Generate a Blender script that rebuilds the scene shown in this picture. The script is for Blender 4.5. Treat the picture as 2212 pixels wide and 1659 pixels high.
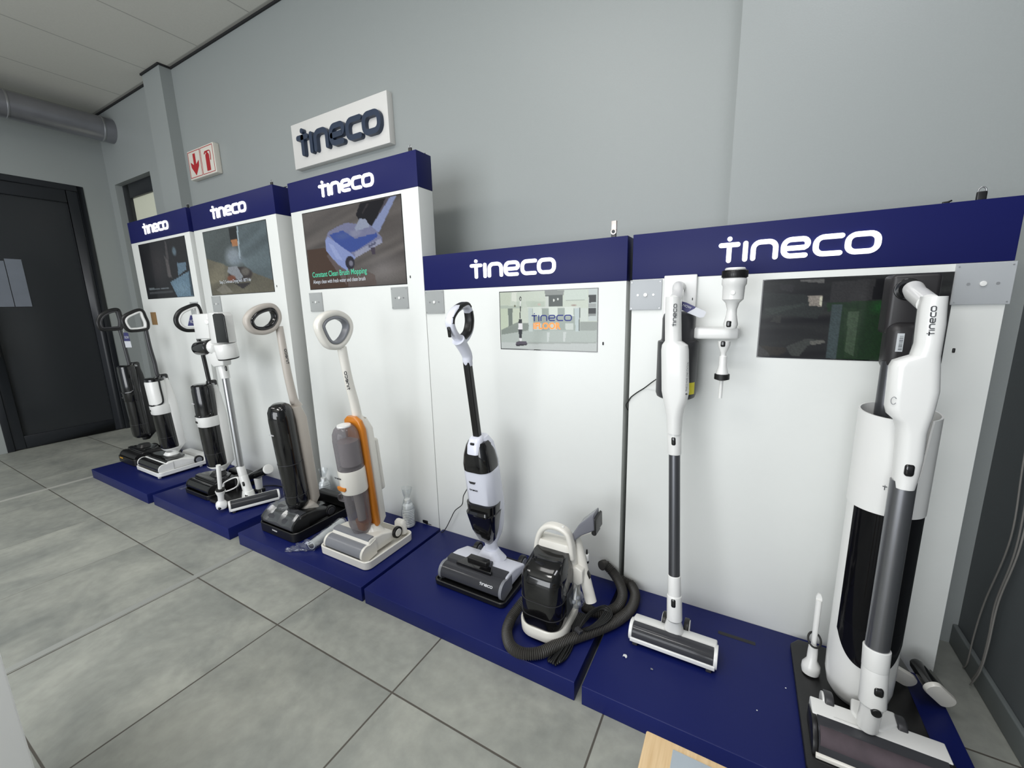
import bpy, math, random
import numpy as np
from mathutils import Vector, Matrix

random.seed(7)
rng = np.random.RandomState(7)
for o in list(bpy.data.objects):
    bpy.data.objects.remove(o)
SC = bpy.context.scene
COL = SC.collection

# ------------------------------------------------------------------ camera
IW, IH, FPX = 2212.0, 1659.0, 892.73
CAM = np.array([0.1239, -1.4978, 1.18])
PITCH, ROLL, YAW = 0.1894, -0.0248, -0.5154
_fw = np.array([math.sin(YAW)*math.cos(PITCH), math.cos(YAW)*math.cos(PITCH), -math.sin(PITCH)])
_rt = np.array([math.cos(YAW), -math.sin(YAW), 0.0])
_up = np.cross(_rt, _fw)
_r2 = math.cos(ROLL)*_rt + math.sin(ROLL)*_up
_u2 = -math.sin(ROLL)*_rt + math.cos(ROLL)*_up
cam_data = bpy.data.cameras.new('camera')
cam_data.sensor_fit = 'HORIZONTAL'
cam_data.sensor_width = 36.0
cam_data.lens = 36.0*FPX/IW
cam_data.clip_start = 0.02
cam_data.clip_end = 60
cam = bpy.data.objects.new('camera', cam_data)
COL.objects.link(cam)
M4 = Matrix(((_r2[0], _u2[0], -_fw[0], CAM[0]), (_r2[1], _u2[1], -_fw[1], CAM[1]),
             (_r2[2], _u2[2], -_fw[2], CAM[2]), (0, 0, 0, 1)))
cam.matrix_world = M4
SC.camera = cam

# ------------------------------------------------------------------ view + light
SC.view_settings.view_transform = 'Standard'
SC.view_settings.look = 'None'
SC.view_settings.gamma = 1.0
SC.view_settings.use_curve_mapping = False
SC.view_settings.exposure = 0.0
W = bpy.data.worlds.new('world')
SC.world = W
W.use_nodes = True
W.node_tree.nodes['Background'].inputs[0].default_value = (0.80, 0.87, 1.0, 1)
W.node_tree.nodes['Background'].inputs[1].default_value = 0.66

def area(name, loc, target, sx, sy, power, color=(1, 1, 1)):
    L = bpy.data.lights.new(name, 'AREA')
    L.shape = 'RECTANGLE'
    L.size, L.size_y = sx, sy
    L.energy = power
    L.color = color
    o = bpy.data.objects.new(name, L)
    COL.objects.link(o)
    o.location = loc
    o.rotation_euler = (Vector(target)-Vector(loc)).to_track_quat('-Z', 'Y').to_euler()
    return o
area('ceiling_and_fill_light', (-0.9, -0.95, 3.03), (-0.9, -0.95, 0), 1.2, 0.5, 9, (1, 0.985, 0.96))  # unseen fill lamp, added to brighten the plinth's inner face
area('ceiling_and_fill_light', (-0.75, -2.2, 3.03), (-0.75, -2.2, 0), 1.2, 0.6, 30, (1, 0.985, 0.96))
area('ceiling_and_fill_light', (-3.3, -2.2, 3.03), (-3.3, -2.2, 0), 1.2, 0.6, 19, (1, 0.985, 0.96))
area('ceiling_and_fill_light', (-4.7, -2.0, 3.03), (-4.7, -2.0, 0), 1.2, 0.6, 12, (1, 0.985, 0.96))  # unseen fill lamp, added to lift the dark left end
area('shopfront_daylight', (-1.4, -4.8, 1.3), (-1.6, 0.3, 1.8), 3.4, 2.2, 132, (0.95, 0.98, 1.0))
area('ceiling_and_fill_light', (0.50, -0.95, 3.03), (0.50, -0.95, 0), 0.5, 0.8, 12, (0.95, 0.95, 1.0))

# ------------------------------------------------------------------ helpers
def ray(u, v):
    return _fw + _r2*(u-IW/2)/FPX - _u2*(v-IH/2)/FPX
def _hit(u, v, ax, val):
    q = ray(u, v)
    t = (val-CAM[ax])/q[ax]
    return tuple(float(c) for c in CAM+q*t)
def at_x(u, v, x): return _hit(u, v, 0, x)      # point of the photo on the vertical plane X = x
def at_y(u, v, y): return _hit(u, v, 1, y)
def at_z(u, v, z): return _hit(u, v, 2, z)

def lin(c):
    out = []
    for a in c[:3]:
        a = a/255.0
        out.append(a/12.92 if a <= 0.04045 else ((a+0.055)/1.055)**2.4)
    return tuple(out)+(1.0,)

MATS = {}
def mat(name, rgb, rough=0.5, metal=0.0, var=0.0, bump=0.0, scale=60.0, coat=0.0, spec=0.5, emit=0.0):
    if name in MATS: return MATS[name]
    m = bpy.data.materials.new(name); m.use_nodes = True
    nt = m.node_tree; b = nt.nodes['Principled BSDF']
    b.inputs['Base Color'].default_value = lin(rgb)
    b.inputs['Roughness'].default_value = rough
    b.inputs['Metallic'].default_value = metal
    b.inputs['Specular IOR Level'].default_value = spec
    b.inputs['Coat Weight'].default_value = coat
    if emit:
        b.inputs['Emission Color'].default_value = lin(rgb)
        b.inputs['Emission Strength'].default_value = emit
    tc = nt.nodes.new('ShaderNodeTexCoord')
    nz = nt.nodes.new('ShaderNodeTexNoise')
    nz.inputs['Scale'].default_value = scale
    nz.inputs['Detail'].default_value = 4
    nt.links.new(tc.outputs['Object'], nz.inputs['Vector'])
    if var:
        mx = nt.nodes.new('ShaderNodeMix'); mx.data_type = 'RGBA'
        l = lin(rgb)
        mx.inputs[6].default_value = tuple(c*(1-var) for c in l[:3])+(1,)
        mx.inputs[7].default_value = tuple(min(1, c*(1+var)) for c in l[:3])+(1,)
        nt.links.new(nz.outputs['Fac'], mx.inputs[0])
        nt.links.new(mx.outputs[2], b.inputs['Base Color'])
    if bump:
        bp = nt.nodes.new('ShaderNodeBump')
        bp.inputs['Strength'].default_value = bump
        bp.inputs['Distance'].default_value = 0.002
        nt.links.new(nz.outputs['Fac'], bp.inputs['Height'])
        nt.links.new(bp.outputs['Normal'], b.inputs['Normal'])
    elif rough > 0.3:
        mr = nt.nodes.new('ShaderNodeMapRange')
        mr.inputs['To Min'].default_value = max(0.0, rough-0.02)
        mr.inputs['To Max'].default_value = min(1.0, rough+0.02)
        nt.links.new(nz.outputs['Fac'], mr.inputs['Value'])
        nt.links.new(mr.outputs['Result'], b.inputs['Roughness'])
    MATS[name] = m
    return m

def clear(name, tint, solid, fac, rough=0.1):
    """see-through plastic: part transparent (tinted), part glossy body colour"""
    if name in MATS: return MATS[name]
    m = bpy.data.materials.new(name); m.use_nodes = True
    nt = m.node_tree; b = nt.nodes['Principled BSDF']; out = nt.nodes['Material Output']
    b.inputs['Base Color'].default_value = lin(solid)
    b.inputs['Roughness'].default_value = rough
    t = nt.nodes.new('ShaderNodeBsdfTransparent'); t.inputs[0].default_value = lin(tint)
    lw = nt.nodes.new('ShaderNodeLayerWeight'); lw.inputs['Blend'].default_value = 0.35
    mr = nt.nodes.new('ShaderNodeMapRange')
    mr.inputs['To Min'].default_value = fac; mr.inputs['To Max'].default_value = min(1, fac+0.5)
    nt.links.new(lw.outputs['Facing'], mr.inputs['Value'])
    mx = nt.nodes.new('ShaderNodeMixShader')
    nt.links.new(mr.outputs['Result'], mx.inputs[0])
    nt.links.new(t.outputs[0], mx.inputs[1]); nt.links.new(b.outputs[0], mx.inputs[2])
    nt.links.new(mx.outputs[0], out.inputs[0])
    MATS[name] = m
    return m

def film_mat(name, lo=0.05, hi=0.45):
    """thin clear polythene: see-through, with bright glossy folds"""
    if name in MATS: return MATS[name]
    m = bpy.data.materials.new(name); m.use_nodes = True
    nt = m.node_tree; out = nt.nodes['Material Output']; nt.nodes.remove(nt.nodes['Principled BSDF'])
    t = nt.nodes.new('ShaderNodeBsdfTransparent'); t.inputs[0].default_value = lin((246, 248, 249))
    g = nt.nodes.new('ShaderNodeBsdfGlossy'); g.inputs['Roughness'].default_value = 0.16; g.inputs['Color'].default_value = (.95, .96, .97, 1)
    lw = nt.nodes.new('ShaderNodeLayerWeight'); lw.inputs['Blend'].default_value = 0.4
    mr = nt.nodes.new('ShaderNodeMapRange'); mr.inputs['To Min'].default_value = lo; mr.inputs['To Max'].default_value = hi
    nt.links.new(lw.outputs['Facing'], mr.inputs['Value'])
    mx = nt.nodes.new('ShaderNodeMixShader'); nt.links.new(mr.outputs['Result'], mx.inputs[0])
    nt.links.new(t.outputs[0], mx.inputs[1]); nt.links.new(g.outputs[0], mx.inputs[2]); nt.links.new(mx.outputs[0], out.inputs[0])
    MATS[name] = m
    return m

class MB:
    def __init__(s): s.v = []; s.f = []; s.mi = []
    def add(s, verts, faces, mi=0):
        n = len(s.v)
        s.v += [tuple(map(float, p)) for p in verts]
        s.f += [tuple(i+n for i in f) for f in faces]
        s.mi += [mi]*len(faces)
        return s

class Fr:
    """local frame: x across, y depth (front is negative), z along the body"""
    def __init__(s, o=(0, 0, 0), z=(0, 0, 1), x=(1, 0, 0)):
        s.o = np.array(o, float); s.z = np.array(z, float); s.z /= np.linalg.norm(s.z)
        x = np.array(x, float); x = x-s.z*(x@s.z); s.x = x/np.linalg.norm(x)
        s.y = np.cross(s.z, s.x)
    def __call__(s, p): return s.o+s.x*p[0]+s.y*p[1]+s.z*p[2]
WF = Fr()

def ring(cx, cy, hx, hy, r, n=6):
    r = max(1e-4, min(r, hx, hy)); pts = []
    for k, (sx, sy) in enumerate(((1, 1), (-1, 1), (-1, -1), (1, -1))):
        for i in range(n+1):
            a = math.pi/2*(k+i/n)
            pts.append((cx+sx*(hx-r)+r*math.cos(a), cy+sy*(hy-r)+r*math.sin(a)))
    return pts

def loft(mb, fr, secs, cap=0.0, n=6, mi=0, closed=True, axis='z'):
    """secs: (z, cx, cy, hx, hy, r); cap rounds both ends"""
    S = []
    secs = [tuple(s) for s in secs]
    if cap > 0:
        z, cx, cy, hx, hy, r = secs[0]
        for k in range(5):
            a = math.pi/2*k/5; d = cap*(1-math.sin(a)); e = cap*(1-math.cos(math.pi/2-a))
            S.append((z+cap*(1-math.cos(math.pi/2-a)) if False else z+cap*(1-math.cos(a)) if False else z+cap-cap*math.cos(a), cx, cy, max(hx-cap*(1-math.sin(a)), 1e-4), max(hy-cap*(1-math.sin(a)), 1e-4), max(r-cap*(1-math.sin(a)), 1e-4)))
        secs[0] = (z+cap, cx, cy, hx, hy, r)
        z2, cx2, cy2, hx2, hy2, r2 = secs[-1]
        last = [(z2-cap+cap*math.sin(math.pi/2*k/5), cx2, cy2, max(hx2-cap*(1-math.cos(math.pi/2*k/5)), 1e-4), max(hy2-cap*(1-math.cos(math.pi/2*k/5)), 1e-4), max(r2-cap*(1-math.cos(math.pi/2*k/5)), 1e-4)) for k in range(6)]
        S = S+secs[:-1]+last
    else:
        S = secs
    V = []; F = []
    m = 4*(n+1)
    for (z, cx, cy, hx, hy, r) in S:
        for (a, b) in ring(cx, cy, hx, hy, r, n):
            p = (a, b, z) if axis == 'z' else ((z, a, b) if axis == 'x' else (a, z, b))
            V.append(fr(p))
    for i in range(len(S)-1):
        for j in range(m):
            a = i*m+j; b = i*m+(j+1) % m
            F.append((a, b, b+m, a+m) if axis != 'y' else (a, a+m, b+m, b))
    if closed:
        F.append(tuple(range(m))[::-1] if axis != 'y' else tuple(range(m)))
        k = (len(S)-1)*m
        F.append(tuple(range(k, k+m)) if axis != 'y' else tuple(range(k, k+m))[::-1])
    return mb.add(V, F, mi)

def rbox(mb, fr, x0, x1, y0, y1, z0, z1, r=0.004, cap=None, mi=0):
    cap = min(r, (z1-z0)/2.01) if cap is None else cap
    h = ((x0+x1)/2, (y0+y1)/2, (x1-x0)/2, (y1-y0)/2, r)
    return loft(mb, fr, [(z0,)+h, (z1,)+h], cap=cap, n=4, mi=mi)
def box(mb, x0, x1, y0, y1, z0, z1, fr=WF, mi=0):
    V = [fr((x, y, z)) for z in (z0, z1) for y in (y0, y1) for x in (x0, x1)]
    return mb.add(V, [(0, 2, 3, 1), (4, 5, 7, 6), (0, 1, 5, 4), (2, 6, 7, 3), (0, 4, 6, 2), (1, 3, 7, 5)], mi)

def cyl(mb, p0, p1, r0, r1=None, seg=28, cap=0.0, mi=0):
    r1 = r0 if r1 is None else r1
    p0 = np.array(p0, float); p1 = np.array(p1, float); d = p1-p0; L = np.linalg.norm(d)
    x = (1, 0, 0) if abs(d[0])/L < 0.9 else (0, 1, 0)
    fr = Fr(p0, d, x)
    return loft(mb, fr, [(0, 0, 0, r0, r0, r0), (L, 0, 0, r1, r1, r1)], cap=cap, n=seg//4, mi=mi)

def smooth(pts, n=8, closed=False):
    P = [np.array(p, float) for p in pts]; out = []
    N = len(P)
    rngi = range(N if closed else N-1)
    for i in rngi:
        if closed: a, b, c, d = P[(i-1) % N], P[i], P[(i+1) % N], P[(i+2) % N]
        else: a, b, c, d = P[max(i-1, 0)], P[i], P[i+1], P[min(i+2, N-1)]
        for k in range(n):
            t = k/n
            out.append(0.5*((2*b)+(c-a)*t+(2*a-5*b+4*c-d)*t*t+(3*b-a-3*c+d)*t**3))
    if not closed: out.append(P[-1])
    return out

def sweep(mb, pts, rx, ry=None, closed=False, seg=16, side=None, taper=None, mi=0):
    """tube along pts; side = fixed direction of the rx axis; ry in the other"""
    P = [np.array(p, float) for p in pts]; N = len(P)
    ry = rx if ry is None else ry
    V = []; F = []; prev = None
    for i in range(N):
        if closed: t = P[(i+1) % N]-P[(i-1) % N]
        else: t = P[min(i+1, N-1)]-P[max(i-1, 0)]
        t /= (np.linalg.norm(t)+1e-12)
        if side is not None: s = np.array(side, float)
        elif prev is None: s = np.array((1., 0, 0)) if abs(t[0]) < .9 else np.array((0, 1., 0))
        else: s = prev
        s = s-t*(s@t); s /= (np.linalg.norm(s)+1e-12); prev = s
        b = np.cross(t, s)
        k = taper(i/(N-1)) if taper else 1.0
        for j in range(seg):
            a = 2*math.pi*j/seg
            V.append(P[i]+s*rx*k*math.cos(a)+b*ry*k*math.sin(a))
    for i in range(N if closed else N-1):
        for j in range(seg):
            a = i*seg+j; b = i*seg+(j+1) % seg
            c = ((i+1) % N)*seg+(j+1) % seg; d = ((i+1) % N)*seg+j
            F.append((a, b, c, d))
    if not closed:
        F.append(tuple(range(seg))[::-1]); F.append(tuple(range((N-1)*seg, N*seg)))
    return mb.add(V, F, mi)

def band(mb, pts, hx, ht, side=(1, 0, 0), closed=True, r=None, mi=0):
    """closed loop with a rounded-rectangle section, hx along side, ht radial"""
    P = [np.array(p, float) for p in pts]; N = len(P); V = []; F = []
    sec = ring(0, 0, hx, ht, min(hx, ht)*0.85 if r is None else r, 3); m = len(sec)
    for i in range(N):
        t = P[(i+1) % N]-P[(i-1) % N] if closed else P[min(i+1, N-1)]-P[max(i-1, 0)]
        t /= np.linalg.norm(t)+1e-12
        s = np.array(side, float); s = s-t*(s@t); s /= np.linalg.norm(s); b = np.cross(t, s)
        for (a, c) in sec: V.append(P[i]+s*a+b*c)
    for i in range(N if closed else N-1):
        for j in range(m):
            F.append((i*m+j, i*m+(j+1) % m, ((i+1) % N)*m+(j+1) % m, ((i+1) % N)*m+j))
    if not closed:
        F.append(tuple(range(m))[::-1]); F.append(tuple(range((N-1)*m, N*m)))
    return mb.add(V, F, mi)

def prism(mb, poly, fr, a0, a1, axis='x', mi=0):
    """extrude a 2-D outline; axis x: poly is (y, z); axis y: (x, z); axis z: (x, y)"""
    def q(p, a): return (a, p[0], p[1]) if axis == 'x' else ((p[0], a, p[1]) if axis == 'y' else (p[0], p[1], a))
    n = len(poly)
    V = [fr(q(p, a0)) for p in poly]+[fr(q(p, a1)) for p in poly]
    F = [tuple(range(n))[::-1], tuple(range(n, 2*n))]+[(i, (i+1) % n, n+(i+1) % n, n+i) for i in range(n)]
    return mb.add(V, F, mi)

def ball(mb, c, r, sz=(1, 1, 1), seg=16, rings=10, mi=0):
    V = []; F = []
    for i in range(rings+1):
        th = math.pi*i/rings
        for j in range(seg):
            ph = 2*math.pi*j/seg
            V.append((c[0]+r*sz[0]*math.sin(th)*math.cos(ph), c[1]+r*sz[1]*math.sin(th)*math.sin(ph), c[2]+r*sz[2]*math.cos(th)))
    for i in range(rings):
        for j in range(seg):
            F.append((i*seg+j, (i+1)*seg+j, (i+1)*seg+(j+1) % seg, i*seg+(j+1) % seg))
    return mb.add(V, F, mi)

def lathe(mb, fr, prof, seg=28, mi=0):
    V = []; F = []
    for (r, z) in prof:
        for j in range(seg):
            a = 2*math.pi*j/seg
            V.append(fr((max(r, 1e-4)*math.cos(a), max(r, 1e-4)*math.sin(a), z)))
    for i in range(len(prof)-1):
        for j in range(seg):
            F.append((i*seg+j, i*seg+(j+1) % seg, (i+1)*seg+(j+1) % seg, (i+1)*seg+j))
    return mb.add(V, F, mi)

def root_loc(o):
    v = Vector((0, 0, 0))
    while o is not None:
        v = v+o.location; o = o.parent
    return v

def obj(name, mb, m, parent=None, label=None, bevel=0.0, angle=38):
    me = bpy.data.meshes.new(name)
    off = root_loc(parent) if parent else Vector((0, 0, 0))
    org = Vector((0, 0, 0))
    vs = [(a-off[0], b-off[1], c-off[2]) for a, b, c in mb.v]
    if parent is None:
        A = np.array(mb.v); org = Vector(((A[:, 0].min()+A[:, 0].max())/2, (A[:, 1].min()+A[:, 1].max())/2, A[:, 2].min()))
        vs = [(a-org[0], b-org[1], c-org[2]) for a, b, c in mb.v]
    me.from_pydata(vs, [], mb.f)
    import bmesh
    bm = bmesh.new(); bm.from_mesh(me)
    bmesh.ops.remove_doubles(bm, verts=bm.verts, dist=1e-6)
    bmesh.ops.recalc_face_normals(bm, faces=bm.faces)
    if bevel > 0:
        es = [e for e in bm.edges if len(e.link_faces) == 2 and e.calc_face_angle(0) > 0.5]
        bmesh.ops.bevel(bm, geom=es, offset=bevel, segments=3, profile=0.5, affect='EDGES', clamp_overlap=True)
    bm.to_mesh(me); bm.free()
    for mm in (m if isinstance(m, (list, tuple)) else [m]): me.materials.append(mm)
    if isinstance(m, (list, tuple)) and bevel == 0 and len(me.polygons) == len(mb.mi):
        me.polygons.foreach_set('material_index', mb.mi)
    me.polygons.foreach_set('use_smooth', [True]*len(me.polygons))
    me.set_sharp_from_angle(angle=math.radians(angle))
    o = bpy.data.objects.new(name, me); COL.objects.link(o)
    if parent: o.parent = parent
    else: o.location = org
    if label: o['label'] = label
    return o

def tag(o, label, cat, group=None):
    o['label'] = label; o['category'] = cat
    if group: o['group'] = group
    return o
def thing(name, label, cat, loc, group=None):
    o = bpy.data.objects.new(name, None); COL.objects.link(o)
    o.empty_display_size = 0.05
    o.location = loc
    return tag(o, label, cat, group)
def struct(name, mb, m, parent=None, bevel=0.0):
    o = obj(name, mb, m, parent, bevel=bevel)
    if parent is None: o['kind'] = 'structure'
    return o

# the brand lettering, drawn as round-ended strokes; unit = letter height between stroke centres
def _arc(c, r, a0, a1, n=6):
    return [(c[0]+r*math.cos(math.radians(a0+(a1-a0)*i/n)), c[1]+r*math.sin(math.radians(a0+(a1-a0)*i/n))) for i in range(n+1)]
LOGO = [
    ([(0.1, 0.97), (1.1, 0.97)], False), ([(0.6, 0.97), (0.6, -0.04)], False), ([(0.6, 1.36), (0.6, 1.361)], False),
    ([(1.56, 1.0), (1.56, -0.02)], False),
    ([(2.02, 0)]+_arc((2.42, .6), .4, 180, 90)+_arc((2.87, .6), .4, 90, 0)+[(3.27, 0)], False),
    ([(4.85, 0)]+_arc((4.1, .4), .4, 270, 180)+_arc((4.1, .6), .4, 180, 90)+_arc((4.68, .72), .28, 90, -60, 8)+[(3.78, .47)], False),
    ([(6.62, 1)]+_arc((5.78, .6), .4, 90, 180)+_arc((5.78, .4), .4, 180, 270)+[(6.58, 0)], False),
    (_arc((7.36, .6), .4, 180, 90)+_arc((7.95, .6), .4, 90, 0)+_arc((7.95, .4), .4, 0, -90)+_arc((7.36, .4), .4, 270, 180), True)]
def strokes(mb, paths, place, w, d0, d1, scale=1.0):
    """place(x, z, d) -> world; ribbons of half width w/2, from depth d0 to d1"""
    for pts, closed in paths:
        P = [np.array(p, float) for p in pts]
        if closed: P = [p for i, p in enumerate(P) if i == 0 or np.linalg.norm(p-P[i-1]) > 1e-6]
        N = len(P); L = []; R = []
        for i in range(N):
            t = (P[(i+1) % N]-P[i-1]) if closed else (P[min(i+1, N-1)]-P[max(i-1, 0)])
            t = t/(np.linalg.norm(t)+1e-9); nrm = np.array((-t[1], t[0]))
            L.append(P[i]+nrm*w/2); R.append(P[i]-nrm*w/2)
        if closed:
            V = [place(*p, d1) for p in L]+[place(*p, d1) for p in R]+[place(*p, d0) for p in L]+[place(*p, d0) for p in R]
            F = []
            for i in range(N):
                j = (i+1) % N
                F += [(i, j, N+j, N+i), (i, 2*N+i, 2*N+j, j), (N+i, N+j, 3*N+j, 3*N+i)]
            mb.add(V, F)
        else:
            out = list(L)
            t = P[-1]-P[-2]; a = math.atan2(t[1], t[0])
            out += [P[-1]+w/2*np.array((math.cos(a+math.pi/2-math.pi*k/8), math.sin(a+math.pi/2-math.pi*k/8))) for k in range(1, 8)]
            nR = len(out); out += R[::-1]
            t = P[0]-P[1]; a = math.atan2(t[1], t[0])
            out += [P[0]+w/2*np.array((math.cos(a+math.pi/2-math.pi*k/8), math.sin(a+math.pi/2-math.pi*k/8))) for k in range(1, 8)]
            n = len(out)
            V = [place(*p, d1) for p in out]+[place(*p, d0) for p in out]
            F = [(i, n+i, n+(i+1) % n, (i+1) % n) for i in range(n)]
            for i in range(N-1): F.append((i, i+1, nR+N-2-i, nR+N-1-i))
            F.append(tuple([N-1]+list(range(N, nR+1)))); F.append(tuple([nR+N-1]+list(range(nR+N, n))+[0]))
            mb.add(V, F)
    return mb
def logo_on(fr, width, w=0.30, d=0.002):
    """lettering in frame fr: x along the word, z up, front towards -y; origin = bottom left"""
    k = width/8.45
    return strokes(MB(), LOGO, lambda x, z, dd: fr((x*k, -dd, z*k)), w, 0.0, d)

def text_mesh(body, size, fr, d=0.0006, bold=0.0, sx=1.0, align='LEFT'):
    cu = bpy.data.curves.new('lettering', 'FONT'); cu.body = body; cu.size = size
    cu.offset = bold; cu.align_x = align; cu.resolution_u = 3
    to = bpy.data.objects.new('lettering', cu); COL.objects.link(to)
    dg = bpy.context.evaluated_depsgraph_get()
    me = bpy.data.meshes.new_from_object(to.evaluated_get(dg))
    mb = MB()
    mb.add([fr((v.co.x*sx, -d, v.co.y)) for v in me.vertices], [tuple(p.vertices) for p in me.polygons])
    bpy.data.objects.remove(to); bpy.data.curves.remove(cu); bpy.data.meshes.remove(me)
    return mb

# ------------------------------------------------------------------ materials
def wall_mat(name, rgb, rough):
    m = mat(name, rgb, rough, var=0.03, bump=0.12, scale=220)
    return m
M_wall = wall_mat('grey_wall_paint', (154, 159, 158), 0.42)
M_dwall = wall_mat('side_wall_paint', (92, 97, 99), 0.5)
M_white = mat('white_gloss_plastic', (232, 232, 230), 0.28, coat=0.2)
M_panel = mat('white_laminate', (226, 228, 225), 0.38, var=0.01, scale=30)
M_navy = mat('navy_laminate', (20, 25, 84), 0.45, var=0.05, scale=300, spec=0.22)
M_navyp = mat('navy_platform_paint', (15, 25, 86), 0.42, var=0.05, scale=200, spec=0.25)
M_black = mat('black_plastic', (20, 20, 21), 0.35)
M_gblack = mat('gloss_black_plastic', (14, 14, 16), 0.10, coat=0.4)
M_dgrey = mat('dark_grey_plastic', (52, 52, 55), 0.35)
M_graph = mat('graphite_metal', (92, 93, 97), 0.32, metal=0.7)
M_silver = mat('brushed_silver', (170, 171, 173), 0.30, metal=0.85)
M_beige = mat('warm_grey_plastic', (186, 179, 171), 0.35)
M_orange = mat('orange_plastic', (204, 124, 36), 0.28)
M_ivory = mat('ivory_plastic', (228, 225, 217), 0.28, coat=0.2)
M_smoke = clear('smoked_tank', (40, 40, 46), (16, 16, 20), 0.55, 0.06)
M_clear = clear('clear_tank', (205, 203, 206), (150, 146, 150), 0.28, 0.06)
M_cover = clear('smoked_cover', (120, 120, 124), (84, 85, 90), 0.45, 0.12)
M_bag = film_mat('clear_polybag', 0.04, 0.45)
M_acry = clear('clear_acrylic', (240, 241, 242), (188, 191, 190), 0.55, 0.15)
M_acry2 = clear('frosted_acrylic', (228, 230, 234), (214, 217, 219), 0.5, 0.2)
M_lit = mat('lit_letter', (255, 255, 255), 0.4, emit=1.25)
M_grey = mat('mid_grey_plastic', (128, 130, 136), 0.3)
M_rubber = mat('hose_rubber', (52, 50, 47), 0.5)
M_cord = mat('black_cord', (18, 18, 18), 0.5)
M_lilac = mat('cool_white_plastic', (222, 224, 236), 0.25, coat=0.2)
M_ink = mat('print_ink', (60, 62, 66), 0.5)
M_inkw = mat('white_print', (215, 215, 218), 0.5)
M_roller = mat('roller_bristle', (96, 74, 72), 0.8, var=0.35, scale=400)
M_rollg = mat('grey_roller_cloth', (120, 122, 126), 0.85, var=0.25, scale=400, bump=0.5)

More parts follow.
